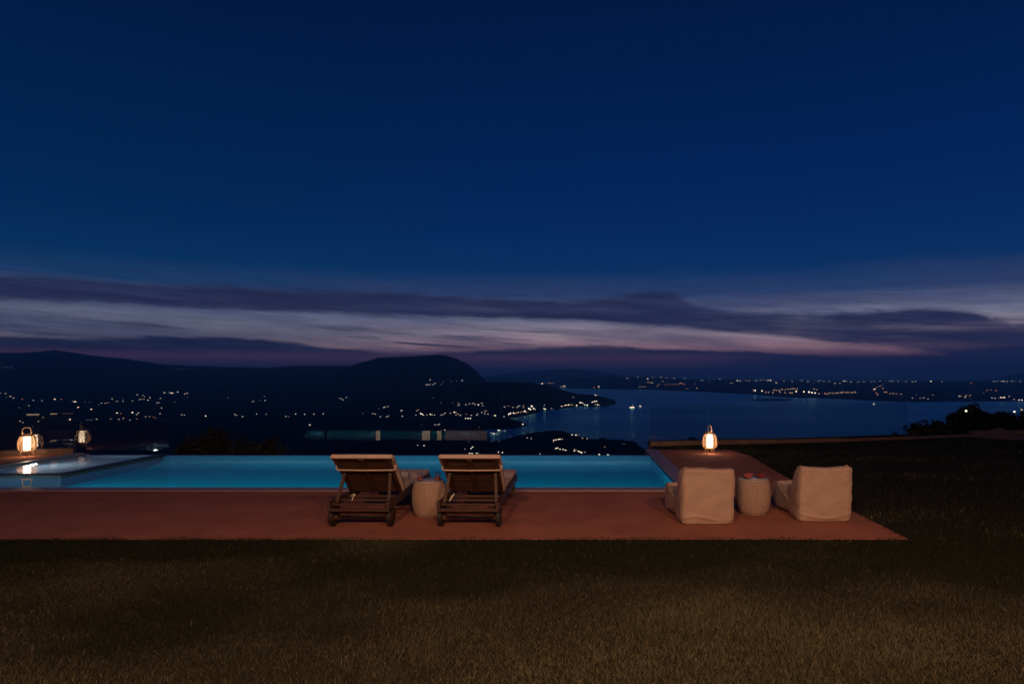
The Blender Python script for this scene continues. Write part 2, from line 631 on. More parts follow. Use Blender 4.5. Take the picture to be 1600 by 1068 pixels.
def vnoise(x, y, seed=0):
    xi, yi = np.floor(x).astype(np.int64), np.floor(y).astype(np.int64)
    xf, yf = x - xi, y - yi

    def h(a, b):
        n = (a * 374761393 + b * 668265263 + seed * 1442695041) & 0xFFFFFFFF
        n = ((n ^ (n >> 13)) * 1274126177) & 0xFFFFFFFF
        return ((n ^ (n >> 16)) & 0xFFFF) / 65535.0
    u, v = xf * xf * (3 - 2 * xf), yf * yf * (3 - 2 * yf)
    return (h(xi, yi) * (1 - u) + h(xi + 1, yi) * u) * (1 - v) + (h(xi, yi + 1) * (1 - u) + h(xi + 1, yi + 1) * u) * v


def fbm(x, y, seed=0, o=4):
    s, a = 0, 0.5
    for i in range(o):
        s = s + a * (vnoise(x, y, seed + i) - 0.5)
        x, y, a = x * 2.03 + 7.1, y * 2.03 + 3.3, a * 0.5
    return s * 2


def sstep(x, a, b):
    t = np.clip((x - a) / (b - a), 0, 1)
    return t * t * (3 - 2 * t)


def I(x, pts):
    p = np.array(pts, dtype=float)
    return np.interp(x, p[:, 0], p[:, 1])


def mainland(px, D):
    """height above the sea of the left shore"""
    X = (px - PX0) / F * D
    n = fbm(X / 700, D / 700, 1, 5)
    fine = fbm(X / 60, D / 60, 4, 3)
    y1 = I(px, [(-900, 566), (-300, 558), (0, 551), (40, 551), (85, 547), (110, 550), (150, 556), (200, 561), (260, 570), (350, 573), (420, 574.5), (460, 571), (540, 571.5), (600, 573), (690, 590), (760, 606), (800, 640)])
    h1 = np.maximum(0, (PY0 - y1) / F * 9000 + H)
    t1 = (D - 9000) / np.where(D < 9000, 3200, 2000)
    r1 = h1 * np.exp(-t1 * t1 * 1.6) * (1 + 0.10 * n * (np.abs(t1) > 0.08))
    y2 = I(px, [(500, 612), (530, 584), (545, 573), (560, 567), (580, 562), (592, 558), (600, 558), (640, 556.5), (675, 554.5), (690, 554), (703, 557), (715, 561), (730, 567), (745, 580), (758, 594), (775, 607), (800, 640)])
    h2 = np.maximum(0, (PY0 - y2) / F * 7000 + H)
    t2 = (D - 7000) / 1500
    r2 = h2 * np.exp(-t2 * t2 * 1.8) * (1 + 0.10 * n * (np.abs(t2) > 0.1))
    y3 = I(px, [(420, 640), (560, 622), (700, 602), (760, 596.5), (800, 596.5), (830, 597.5), (850, 600.5), (870, 606), (895, 614), (905, 617), (915, 616.5), (935, 619), (950, 624), (962, 631.5), (972, 645)])
    D3 = I(px, [(420, 4500), (830, 4500), (900, 4600), (962, 4330)])
    Df = I(px, [(420, 2300), (790, 2860), (815, 3080), (835, 3280), (850, 3570), (880, 3770), (900, 4040), (930, 4000), (962, 4250)])
    h3 = np.maximum(0, H - (y3 - PY0) * D3 / F)
    t3 = np.where(D < D3, (D - D3) / np.maximum(D3 - Df, 60), (D - D3) / 900)
    r3 = h3 * np.clip(1 - t3 * t3, 0, 1) * (1 + 0.08 * n * (np.abs(t3) > 0.1))
    r4 = 26 * np.clip(1 - ((px - 778) / 46) ** 2 - ((D - 2560) / 210) ** 2, 0, 1)
    edge = np.where(D < 3000, I(D, [(900, 790), (1900, 770), (2300, 765), (2900, 792), (3000, 795)]), 770) + 14 * n
    base = (4 + np.clip((D - 2000) / 6000, 0, 1) * 34 + 12 * np.maximum(0, n)) * sstep(px, edge + 6, edge - 10) * sstep(D, 11000, 9800)
    h = np.maximum.reduce([r1, r2, r3, r4, base])
    return np.where(h > 0.5, h + 9.0 * fine * np.clip(h / 14, 0, 1), h)


def headland(px, D):
    X = (px - PX0) / F * D
    y5 = I(px, [(700, 704), (760, 693), (800, 684), (825, 676), (845, 673), (860, 671), (880, 673), (900, 679), (925, 684.5), (955, 686), (985, 687), (995, 692), (1010, 702), (1018, 712), (1024, 730), (1030, 760)])
    D5 = I(px, [(700, 1800), (860, 1950), (925, 1850), (985, 1780), (1018, 1500), (1030, 1300)])
    h5 = np.maximum(0, H - (y5 - PY0) * D5 / F)
    f = np.where(D > D5, sstep(D, D5 + 130, D5), 1.0)
    fr = np.where(D < D5, np.clip(0.55 + 0.45 * (D - D5 + 500) / 500, 0.3, 1), 1)
    h = h5 * f * fr
    return np.where(h > 0.3, h + 6.0 * fbm(X / 30, D / 30, 9, 3) * np.clip(h / 10, 0, 1), h)


def far_coast(px, D):
    X = (px - PX0) / F * D
    ys = I(px, [(838, 602.5), (870, 606), (930, 607), (1000, 608), (1100, 612), (1165, 615.5), (1240, 621), (1300, 622.5), (1380, 626), (1440, 628), (1480, 627), (1600, 626.5), (2600, 626)])
    Df = H * F / (ys - PY0) * (1 + 0.012 * fbm(px / 30, px * 0, 12, 3))
    yk = I(px, [(825, 606), (840, 602), (855, 600), (872, 598), (885, 594.5), (905, 591), (930, 590), (980, 589), (1060, 591), (1150, 593), (1250, 595), (1600, 595.5), (2600, 594)])
    hk = np.maximum(0, H - (yk - PY0) * 11.5)
    t = np.clip((D - Df) / (11500 - Df), 0, 1)
    h = np.where(D > Df, 5 + hk * t ** 1.4 * (1 + 0.18 * fbm(X / 500, D / 500, 20, 4)) + 5 * fbm(X / 90, D / 90, 23, 3), 0)
    h = h * sstep(px, 826, 842) * sstep(D, 13800, 12000)
    isl = 9 * np.clip(1 - ((px - 1206) / 36) ** 2 - ((D - 5050) / 130) ** 2, 0, 1) ** 0.5
    isl2 = 34 * np.clip(1 - ((px - 1082) / 17) ** 2 - ((D - 1720) / 60) ** 2, 0, 1) ** 0.6
    return np.maximum.reduce([h, isl, isl2])


def mountains(px, D):
    y = I(px, [(700, 596), (740, 590), (800, 583), (850, 578), (890, 575.5), (930, 579), (960, 584), (1010, 590), (1060, 596), (1400, 597), (1540, 594), (1575, 586), (1600, 580), (1660, 573), (1760, 577), (2000, 585), (2600, 590)])
    h = np.maximum(0, (PY0 - y) / F * 21000 + H)
    t = (D - 21000) / 2600
    return h * np.exp(-t * t * 1.5) * (1 + 0.05 * fbm((px) / 14, D / 900, 31, 4))


def landform(name, fn, px0, px1, nx, d0, d1, nd, label=None):
    p = np.linspace(px0, px1, nx)
    d = d0 * (d1 / d0) ** np.linspace(0, 1, nd)
    P, D = np.meshgrid(p, d)
    Z = SEA + fn(P, D) - 1.5
    X = (P - PX0) / F * D
    V = np.stack([X.ravel(), D.ravel(), Z.ravel()], 1)
    i = np.arange(nx * nd).reshape(nd, nx)
    Fc = np.stack([i[:-1, :-1].ravel(), i[:-1, 1:].ravel(), i[1:, 1:].ravel(), i[1:, :-1].ravel()], 1)
    me = fast_mesh(name, V, Fc, 'land', True)
    o = link(bpy.data.objects.new(name, me))
    o['kind'] = 'structure'
    return o


landform('hills', mainland, -900, 985, 520, 1000, 11500, 240)
landform('headland', headland, 690, 1032, 180, 1150, 2120, 70)
landform('coast', far_coast, 820, 2500, 460, 1600, 14000, 150)
landform('mountains', mountains, 690, 2500, 240, 15500, 25000, 30)

sea = MB()
sea.poly([(-42000, 900, SEA), (42000, 900, SEA), (42000, 26000, SEA), (-42000, 26000, SEA)])
sea.build('sea', 'sea', kind='structure')


# the slope that falls from the terrace to the shore
def hillside():
    xs = np.concatenate([np.linspace(-1700, -60, 30), np.linspace(-50, 50, 41), np.linspace(60, 1700, 30)])
    ys = np.concatenate([np.linspace(-40, 14, 10), np.linspace(16.5, 60, 30), np.linspace(70, 1180, 45)])
    X, Y = np.meshgrid(xs, ys)
    d = np.maximum(0, Y - 16.5)
    Z = -2.6 - d * 0.195 + 0.5 * fbm(X / 5, Y / 5, 40, 3) * np.clip(d / 4, 0, 1)
    Z = np.maximum(Z, SEA - 3)
    i = np.arange(X.size).reshape(X.shape)
    Fc = np.stack([i[:-1, :-1].ravel(), i[:-1, 1:].ravel(), i[1:, 1:].ravel(), i[1:, :-1].ravel()], 1)
    me = fast_mesh('hillside', np.stack([X.ravel(), Y.ravel(), Z.ravel()], 1), Fc, 'hillside', True)
    link(bpy.data.objects.new('hillside', me))['kind'] = 'structure'


hillside()

# ------------------------------------------------------------------ terrace, lawn, pool
PL, PR, PN, PF = -10.70, 1.68, 9.89, 13.89        # pool left, right, near, far
CW = 0.28
SR, SN = -8.93, 11.15                             # spa right, spa near
DN, DR = 6.84, 3.58                               # terrace near edge, right edge
DB = 14.96

# terrace floor: one slab in the shape of a U round the pool
tm = MB()
tm.prism([(-18, DN), (DR, DN), (DR + 0.02, PN - CW), (-18, PN - CW)], -0.5, 0.0)
tm.build('terrace', 'deck', kind='structure')
tm = MB()
tm.prism([(PR + CW, PN - CW), (DR + 0.02, PN - CW), (DR + 0.1, 11.5), (DR + 0.25, 13.8), (DR + 0.1, DB), (PR + CW, DB)], -0.5, 0.0)
tm.build('terrace', 'deck', kind='structure')
LA, LB = Vector((-13.6, 12.97)), Vector((-11.12, 14.24))     # line of the left kerb
tm = MB()
tm.prism([(-18, PN - CW), (PL - CW, PN - CW), (PL - CW, 14.3), (-10.95, 14.33), (-18, 10.75)], -0.5, 0.0)
tm.build('terrace', 'deck', kind='structure')

cp = MB()
cp.box(PL - CW, PR + CW, PN - CW, PN, -0.3, 0.014, 0.008)
cp.build('pool_coping', 'coping', kind='structure')
cp = MB()
cp.box(PR, PR + CW, PN + 0.002, DB, -0.3, 0.014, 0.008)
cp.build('pool_coping', 'coping', kind='structure')
cp = MB()
cp.box(PL - CW, PL, PN + 0.002, PF + 0.25, -0.3, 0.014, 0.008)
cp.build('pool_coping', 'coping', kind='structure')

ps = MB()
zf = -1.35
ps.box(PL, PR, PN, PF, zf - 0.15, zf)
ps.box(PL - 0.2, PL, PN, PF, zf, -0.035)
ps.box(PR, PR + 0.2, PN, PF, zf, -0.035)
ps.box(PL, PR, PN - 0.2, PN, zf, -0.035)
ps.build('pool_basin', 'pool_tile', kind='structure')
cv = MB()
RC = 0.8
arc = [(PF - 0.002 - RC + RC * math.sin(a), zf + 0.002 + RC - RC * math.cos(a)) for a in np.linspace(0, PI / 2, 15)]
prev = None
for y_, z_ in arc:
    cur = [cv.bm.verts.new((x_, y_, z_)) for x_ in (PL, PR)]
    if prev:
        cv.bm.faces.new((prev[0], prev[1], cur[1], cur[0]))
    prev = cur
cv.build('pool_cove', 'pool_tile', smooth=True, kind='structure')
wv = MB()
wv.box(PL - 0.2, PR + 0.2, PF, PF + 0.16, -3.2, -0.018)
wv.build('pool_weir', 'pool_tile', kind='structure')
wv = MB()
wv.box(PL - 1.6, PR + CW, PF + 0.165, PF + 0.2, -3.4, -0.03)
wv.build('pool_outer_wall', 'weir', kind='structure')
# catch basin floor behind the weir
cb = MB()
cb.box(-18, 3.4, PF + 0.21, 16.4, -3.4, -1.35)
cb.build('catch_basin', 'weir', kind='structure')

wt = MB()
ZW = -0.010
wt.poly([(PL, PN, ZW), (PR, PN, ZW), (PR, PF + 0.15, ZW), (SR + 0.06, PF + 0.15, ZW), (SR + 0.06, SN - 0.06, ZW), (PL, SN - 0.06, ZW)])
wt.build('pool_water', 'pool_water', kind='structure')

# spa in the far corner of the pool
spa = thing('spa_basin', 'pale lit spa basin with a dark raised rim in the pool corner', 'spa', (PL, SN, 0))
L, Wd = SR - PL, PF - SN
b = MB()
b.box(0, L, 0, Wd, -0.62, -0.5)
b.box(-0.001, 0.04, 0.07, Wd, -0.5, -0.012)
b.box(0.04, L, Wd - 0.02, Wd + 0.10, -0.5, -0.012)
b.build('basin', 'spa_tile', spa)
b = MB()
b.box(-0.0, L + 0.05, -0.055, 0.055, -1.3, 0.03, 0.006)
b.build('rim', 'spa_rim', spa)
b = MB()
b.box(L - 0.055, L + 0.055, 0.057, Wd + 0.10, -1.3, 0.03, 0.006)
b.build('rim', 'spa_rim', spa)
b = MB()
b.box(L - 0.12, L - 0.06, 0.06, Wd - 0.02, -0.5, -0.015)
b.box(0.04, L - 0.12, 0.06, 0.12, -0.5, -0.015)
b.build('inner_wall', 'spa_tile', spa)
b = MB()
b.poly([(0.0, 0.05, 0.004), (L - 0.05, 0.05, 0.004), (L - 0.05, Wd + 0.08, 0.004), (0.0, Wd + 0.08, 0.004)])
b.build('water', 'spa_water', spa)
b = MB()
b.box(-0.14, 0.0, 0.06, Wd + 0.1, -0.4, 0.04, 0.006)
b.build('edge', 'spa_tile', spa)


def add_light(name, kind, loc, power, color, parent, size=0.1, rot=None, spot=None, blend=0.3, spread=None):
    l = bpy.data.lights.new(name, kind)
    l.energy = power
    l.color = color
    if kind == 'AREA':
        l.shape = 'DISK'
        l.size = size
        if spread:
            l.spread = spread
    else:
        l.shadow_soft_size = size
    if kind == 'SPOT':
        l.spot_size = spot
        l.spot_blend = blend
    o = bpy.data.objects.new(name, l)
    o.location = loc
    if rot:
        o.rotation_euler = rot
    return link(o, parent)


def submerged_lamp(label, group, loc, rot, power, color, lens):
    t = thing('underwater_lamp', label, 'lamp', loc, 0, group)
    t.rotation_euler = rot                       # shines along its local -Z
    m = MB()
    m.lathe([(0.09, 0.0), (0.10, -0.012), (0.10, -0.02), (0.085, -0.02)], 20)
    m.build('housing', 'far_wall', t, True)
    m = MB()
    m.lathe([(0.08, -0.021), (0.05, -0.027)], 20)
    m.build('lens', lens, t, True)
    add_light('bulb_light', 'AREA', (0, 0, -0.04), power, color, t, 0.16)
    return t


POOL_W = 19.0
for i in range(8):
    x = PL + 0.8 + i * (PR - PL - 1.4) / 7
    submerged_lamp('round lamp set under water in the near wall of the pool', 'lamps under the pool water',
                   (x, PN + 0.002, -0.55), (PI / 2 - 0.28, 0, 0), POOL_W, (0.62, 0.95, 1.0), 'pool_lens')
submerged_lamp('bright white lamp under the spa water on its side wall', None,
               (PL + 0.042, SN + 1.45, -0.2), (0, -PI / 2 + 0.15, 0), 11.0, (0.9, 0.95, 1.0), 'spa_lens')

# lawn: soil sheets, then the grass
lawn = MB()
lawn.prism([(-34, -2.2), (34, -2.2), (34, 19.5), (12, 18.6), (7.2, 16.86), (1.95, 15.74), (1.95, DB + 0.003), (DR + 0.1, DB + 0.003), (DR + 0.26, 13.8), (DR + 0.11, 11.5), (DR + 0.03, PN - CW), (DR + 0.003, DN - 0.003), (-34, DN - 0.003)], -1.2, -0.012)
lawn.build('lawn', 'soil', kind='structure')


def in_lawn(x, y, e):
    right_edge = np.interp(y, [DN, PN, 11.5, 13.8, DB], [DR, DR + 0.02, DR + 0.1, DR + 0.25, DR + 0.1])
    ragged = e + 0.09 * fbm(x * 2.6, y * 2.6, 51, 4) * 2
    front = y < DN + ragged * 0.6
    right = (x > right_edge - ragged) & (y >= DN)
    back = (y > DB - ragged) & (x > 2.0)
    kerb = np.interp(x, [1.9, 5.2, 7.1, 12, 34], [15.70, 16.28, 16.76, 18.4, 19.3])
    return (front | right | back) & (y < kerb)


def grass(name, n, x0, x1, y0, y1, hgt, wid, per):
    x = rng.uniform(x0, x1, n)
    y = rng.uniform(y0, y1, n)
    u = x / np.maximum(y, 0.3) * F + PX0
    keep = in_lawn(x, y, 0.035) & (u > -700) & (u < 2500)
    x, y = x[keep], y[keep]
    n = len(x)
    dens = fbm(x * 1.1, y * 1.1, 60, 4)
    h = hgt * 0.9 * (0.55 + 0.75 * rng.random(n)) * (1 + 0.7 * dens)
    w = wid * (0.6 + 0.8 * rng.random(n))
    a = rng.uniform(0, 2 * PI, n)
    lean = rng.uniform(0.4, 1.5, n) * h
    la = rng.uniform(0, 2 * PI, n)
    z0 = np.full(n, -0.012)
    bx, by = np.cos(a) * w, np.sin(a) * w
    lx, ly = np.cos(la) * lean, np.sin(la) * lean
    V = np.zeros((n, 5, 3))
    V[:, 0] = np.stack([x - bx, y - by, z0], 1)
    V[:, 1] = np.stack([x + bx, y + by, z0], 1)
    V[:, 2] = np.stack([x + bx * .75 + lx * .35, y + by * .75 + ly * .35, z0 + h * .6], 1)
    V[:, 3] = np.stack([x - bx * .75 + lx * .35, y - by * .75 + ly * .35, z0 + h * .6], 1)
    V[:, 4] = np.stack([x + lx, y + ly, z0 + h], 1)
    k = np.arange(n) * 5
    T = np.concatenate([np.stack([k, k + 1, k + 2], 1), np.stack([k, k + 2, k + 3], 1), np.stack([k + 3, k + 2, k + 4], 1)])
    patch = np.clip(0.22 + 1.0 * fbm(x * 0.5, y * 0.9, 70, 4) + 0.62 * (sstep(y, 5.9, 3.9) - 0.5) + 0.42 * np.exp(-((x - 0.7) / 1.9) ** 2) * sstep(y, 6.4, 4.4), 0, 1)[:, None]   # random dry patches; lamplight painted in, paler nearby and towards the middle
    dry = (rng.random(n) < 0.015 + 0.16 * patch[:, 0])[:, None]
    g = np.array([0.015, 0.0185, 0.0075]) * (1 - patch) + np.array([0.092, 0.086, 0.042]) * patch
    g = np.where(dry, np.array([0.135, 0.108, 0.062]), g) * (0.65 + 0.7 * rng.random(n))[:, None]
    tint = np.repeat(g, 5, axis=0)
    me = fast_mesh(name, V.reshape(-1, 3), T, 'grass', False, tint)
    o = link(bpy.data.objects.new(name, me))
    tag(o, per, 'grass', kind='stuff')


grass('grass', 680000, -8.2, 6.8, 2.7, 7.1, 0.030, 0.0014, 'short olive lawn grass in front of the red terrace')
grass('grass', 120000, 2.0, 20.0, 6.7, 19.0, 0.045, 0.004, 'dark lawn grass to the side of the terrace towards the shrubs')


# kerbs
def kerb(pts, h, w, name='kerb'):
    m = MB()
    for (a, b2) in zip(pts, pts[1:]):
        a, b2 = Vector((*a, 0)), Vector((*b2, 0))
        d = (b2 - a)
        n = Vector((-d.y, d.x, 0)).normalized() * w
        m.prism([(a.x, a.y), (b2.x, b2.y), (b2.x + n.x, b2.y + n.y), (a.x + n.x, a.y + n.y)], -1.3, h)
    return m.build(name, 'kerb', kind='structure')


RK = [(1.92, 15.77), (5.2, 16.35), (7.05, 16.82), (9.25, 17.5), (12.2, 18.5)]
for a, b2, h_ in zip(RK, RK[1:], (0.10, 0.085, 0.06, 0.04)):
    kerb([a, b2], h_, 0.26)
kerb([(LA.x - 4, LA.y - 2.05), (LB.x, LB.y)], 0.115, 0.26)

# glass fences: every panel a part


def pane(fence, p0, p1, z0, z1, label=None):
    a, b2 = Vector((*p0, 0)), Vector((*p1, 0))
    d = b2 - a
    t = bpy.data.objects.new('glass_panel', None)
    t.location = (a.x, a.y, z0)
    t.rotation_euler = (0, 0, math.atan2(d.y, d.x))
    link(t, fence)
    if label:
        t['label'] = label
    m = MB()
    m.box(0.006, d.length - 0.006, -0.006, 0.006, 0, z1 - z0)
    m.build('pane', 'fence_glass', t)
    m = MB()
    m.box(0.0, d.length, -0.02, 0.02, -0.05, 0.012)
    m.build('channel', 'post_metal', t)
    return t


def off(p, q, d):
    v = Vector((q[0] - p[0], q[1] - p[1]))
    n = Vector((-v.y, v.x)).normalized() * d
    return (p[0] + n.x, p[1] + n.y), (q[0] + n.x, q[1] + n.y)


FG = 'frameless glass fences round the terrace'
fr = thing('glass_fence', 'frameless glass fence on the low kerb behind the lawn and single lantern', 'fence', (0, 0, 0), 0, FG)
cuts = [(1.92, 15.68), (3.45, 16.16), RK[1], RK[2], RK[3]]
for k, (p, q) in enumerate(zip(cuts, cuts[1:])):
    p, q = off(p, q, 0.12)
    pane(fr, p, q, 0.10, 1.0)
# behind the weir
fm = thing('glass_fence', 'low glass fence beyond the pool edge mirroring blue water and lit windows', 'fence', (0, 0, 0), 0, FG)
MG = 15.64
for k, (a, b2) in enumerate(((477, 507), (511, 636), (636.5, 762))):
    pane(fm, ((a - PX0) / F * MG, MG), ((b2 - PX0) / F * MG, MG), -1.3, 0.385)
fl = thing('glass_fence', 'glass fence on the lit kerb mirroring the lantern beside the spa', 'fence', (0, 0, 0), 0, FG)
p, q = off((LA.x - 4, LA.y - 2.05), (LA.x, LA.y), 0.02)
pane(fl, p, q, 0.115, 0.90)
p, q = off((LA.x, LA.y), (LB.x, LB.y), 0.02)
pane(fl, p, q, 0.115, 0.90)
pane(fl, (-11.26, 14.438), (-9.10, 14.43), -0.06, 0.72, 'glass panel behind the spa mirroring its white light')


# ------------------------------------------------------------------ lanterns
def lantern_proto():
    t = thing('lantern', 'x', 'lantern')
    prof = [(.095, .118), (.132, .135), (.150, .165), (.158, .22), (.158, .29), (.150, .35), (.135, .40), (.112, .435), (.086, .455)]

    def R(z):
        return np.interp(z, [p[1] for p in prof], [p[0] for p in prof])
    m = MB()
    for (r0, z0), (r1, z1) in zip(prof, prof[1:]):
        m.bar((r0, 0, z0), (r1, 0, z1), .0155, .006, (0, 1, 0))
    rib = m.mesh('rib', 'rattan', True)
    for k in range(16):
        o = bpy.data.objects.new('rib', rib)
        o.rotation_euler = (0, 0, 2 * PI * k / 16)
        link(o, t)
    m = MB()
    for k in range(15):
        z = .132 + k * (.445 - .132) / 14
        s = 1 if k % 2 else -1
        pts = []
        for j in range(64):
            a = 2 * PI * j / 64
            rr = R(z) + s * 0.005 * math.cos(a * 8)
            pts.append((rr * math.cos(a), rr * math.sin(a), z))
        m.tube(pts, 0.0050, 5, closed=True)
    m.build('weave', 'rattan', t, True)
    m = MB()
    m.lathe([(.052, .15), (.058, .155), (.058, .41), (.05, .418)], 24)
    m.build('diffuser', 'lantern_glow', t, True)
    m = MB()
    m.lathe([(.074, .456), (.094, .458), (.094, .476), (.074, .482), (.074, .456)], 28, cap_bottom=False, cap_top=False)
    m.build('top_ring', 'rattan', t, True)
    m = MB()
    m.lathe([(.078, .444), (.097, .446), (.097, .453), (.078, .454), (.078, .444)], 28, cap_bottom=False, cap_top=False)
    m.build('cap', 'lantern_metal', t, True)
    m = MB()
    pts = [(0.075, 0, .475), (0.078, 0, .53)] + [(0.078 * math.cos(a), 0, .555 + .075 * math.sin(a)) for a in np.linspace(0.1, PI - 0.1, 11)] + [(-0.078, 0, .53), (-0.075, 0, .475)]
    m.tube(pts, 0.0125, 8)
    m.build('handle', 'rattan', t, True)
    m = MB()
    m.lathe([(.085, .112), (.104, .116), (.104, .124), (.085, .126), (.085, .112)], 28, cap_bottom=False, cap_top=False)
    m.build('base_ring', 'rattan', t, True)
    for k in range(4):
        a = PI / 2 * k + 0.1
        m = MB()
        m.tube([(0.085 * math.cos(a), 0.085 * math.sin(a), .122), (0.135 * math.cos(a), 0.135 * math.sin(a), 0.0)], 0.0075, 6)
        m.build('leg', 'rattan', t, True)
    return t


lan = lantern_proto()
lan['label'] = 'glowing woven lantern alone on the terrace beside the glass kerb'
lan['group'] = 'woven lanterns on the terrace'
P = at(1109, 708.5)
lan.location = P
lan.rotation_euler = (0, 0, math.radians(48))
lan2 = copy_tree(lan)
lan2['label'] = 'glowing woven lantern next to the spa on the terrace'
P = at(42, 713)
lan2.location = P
lan2.rotation_euler = (0, 0, math.radians(34))


# ------------------------------------------------------------------ sun loungers
def lounger(label, loc, rz, pillow):
    t = thing('sun_lounger', label, 'sun lounger', loc, rz, 'wooden loungers facing the pool')
    for s in (-1, 1):
        m = MB()
        m.box(s * .335 - .018, s * .335 + .018, 0.0, 2.06, .225, .308, .006)
        m.build('side_rail', 'wood_long', t)
        m = MB()
        m.box(s * .312 - .022, s * .312 + .022, 1.82, 1.88, 0.0, .24, .004)
        m.build('leg', 'wood', t)
        m = MB()
        m.box(s * .295 - .02, s * .295 + .02, 0.12, 0.19, .085, .24, .004)
        m.build('leg', 'wood', t)
        # wheel with hub, on its axle
        w = bpy.data.objects.new('wheel', None)
        w.location = (s * .332, .155, .116)
        w.rotation_euler = (0, PI / 2, 0)
        link(w, t)
        m = MB()
        m.lathe([(.088, -.017), (.112, -.02), (.116, -.012), (.116, .012), (.112, .02), (.088, .017), (.088, -.017)], 28, cap_bottom=False, cap_top=False)
        m.build('tyre', 'rubber', w, True)
        m = MB()
        m.lathe([(.02, -.02), (.088, -.012), (.088, .012), (.02, .02)], 28)
        m.build('hub', 'wood', w, True)
        m = MB()
        m.bar((s * .303, .17, .27), (s * .27, .335, .585), .022, .035, (1, 0, 0), .003)
        m.build('strut', 'wood', t)
    for (y, z, hh, wd) in ((0.012, .218, .036, .70), (0.06, .27, .028, .63), (0.31, .272, .03, .63), (0.55, .272, .03, .63), (2.03, .265, .07, .635)):
        m = MB()
        m.box(-wd / 2, wd / 2, y - .016, y + .016, z - hh / 2, z + hh / 2, .004)
        m.build('crossbar', 'wood', t)
    m = MB()
    m.tube([(-.33, .155, .116), (.33, .155, .116)], .012, 8)
    m.build('axle', 'rubber', t, True)
    m = MB()
    m.box(-.275, .275, .14, .17, .145, .185, .004)
    m.build('crossbar', 'wood', t)
    sl = MB()
    sl.box(-.316, .316, -.031, .031, -.009, .009, .003)
    slm = sl.mesh('slat', 'wood')
    for k in range(17):
        o = bpy.data.objects.new('slat', slm)
        o.location = (0, .76 + k * .0765, .297)
        link(o, t)
    # tilted backrest
    back = bpy.data.objects.new('backrest', None)
    back.location = (0, .68, .30)
    ang = math.atan2(.50, -.56) - PI / 2            # local +Z runs up the back, +Y is its front
    back.rotation_euler = (ang, 0, 0)
    link(back, t)
    for s in (-1, 1):
        m = MB()
        m.box(s * .300 - .022, s * .300 + .022, -.016, .014, 0, .735, .004)
        m.build('stile', 'wood', back)
    m = MB()
    m.box(-.022, .022, -.020, -.003, .02, .72, .003)
    m.build('stile', 'wood', back)
    sb = MB()
    sb.box(-.277, .277, -.007, .007, -.0215, .0215, .003)
    sbm = sb.mesh('slat', 'wood')
    for k in range(13):
        o = bpy.data.objects.new('slat', sbm)
        o.location = (0, .007, .045 + k * .0548)
        link(o, back)
    m = MB()
    m.box(-.32, .32, -.02, .016, .722, .75, .005)
    m.build('top_rail', 'wood', back)
    # cushion hung on the back: two padded halves, hem over the top, elastic band
    cu = bpy.data.objects.new('back_cushion', None)
    link(cu, back)

    def pad(x0, x1, y0, y1, z0, z1, par, name='pad', nm='cushion'):
        m2 = MB()
        m2.box(x0, x1, y0, y1, z0, z1, .026)
        o2 = m2.build(name, nm, par, True)
        return o2
    def padded(stations, w, name):
        m2 = MB()
        prev = None
        K = 16
        rows = []
        for tz, th in stations:
            row = []
            for q in range(K):                      # a rounded section across the width
                f = q / (K - 1) * 2 - 1
                e = 1 - abs(f) ** 8
                row.append((f * w, .017 + th * (.78 + .22 * e), tz))
            rows.append([m2.bm.verts.new(p) for p in row] + [m2.bm.verts.new((w, .017, tz)), m2.bm.verts.new((-w, .017, tz))])
        for a, b3 in zip(rows, rows[1:]):
            nn = len(a)
            for q in range(nn):
                m2.bm.faces.new((a[q], a[(q + 1) % nn], b3[(q + 1) % nn], b3[q]))
        m2.bm.faces.new(rows[0])
        m2.bm.faces.new(rows[-1])
        return m2.build(name, 'cushion', cu, True)
    padded([(.02, .03), (.03, .06), (.07, .08), (.2, .085), (.4, .085), (.5, .075), (.535, .05), (.545, .03)], .345, 'pad')
    padded([(.547, .03), (.555, .05), (.59, .068), (.66, .066), (.71, .05), (.745, .028), (.762, .010)], .350, 'pad')
    m = MB()
    m.box(-.352, .352, -.024, .028, .752, .772, .008)
    m.build('hem', 'cushion', cu, True)
    for s in (-1, 1):
        m = MB()
        m.bar((s * .345, .0, .762), (s * .345, .025, .56), .012, .035, (1, 0, 0), .004)
        m.build('hem', 'cushion', cu, True)
    m = MB()
    m.tube([(-.353, .05, .555), (-.350, -.01, .53), (-.33, -.026, .523), (0, -.027, .518), (.33, -.026, .525), (.350, -.01, .54), (.353, .05, .575)], .0105, 6)
    m.build('strap', 'cushion', cu, True)
    m = MB()
    m.box(-.03, .022, -.026, -.018, .722, .737, .001)
    m.build('label_tag', 'kerb', back)
    # seat cushion
    pad(-.335, .335, .66, 1.36, .309, .385, t, 'seat_cushion')
    pad(-.335, .335, 1.355, 2.05, .309, .383, t, 'seat_cushion')
    m = MB()
    if pillow:
        m.tube([(-.18, .29, .30), (-.165, .27, .335), (-.14, .27, .35), (-.12, .28, .335), (-.145, .29, .33), (-.155, .27, .30), (-.16, .26, .265)], .006, 6)
    else:
        m.tube([(-.26, .25, .265), (-.245, .26, .30), (-.225, .27, .33), (-.205, .28, .355)], [.005, .011, .009, .004], 6)
    m.build('rope_tie', 'rope', t, True)
    return t


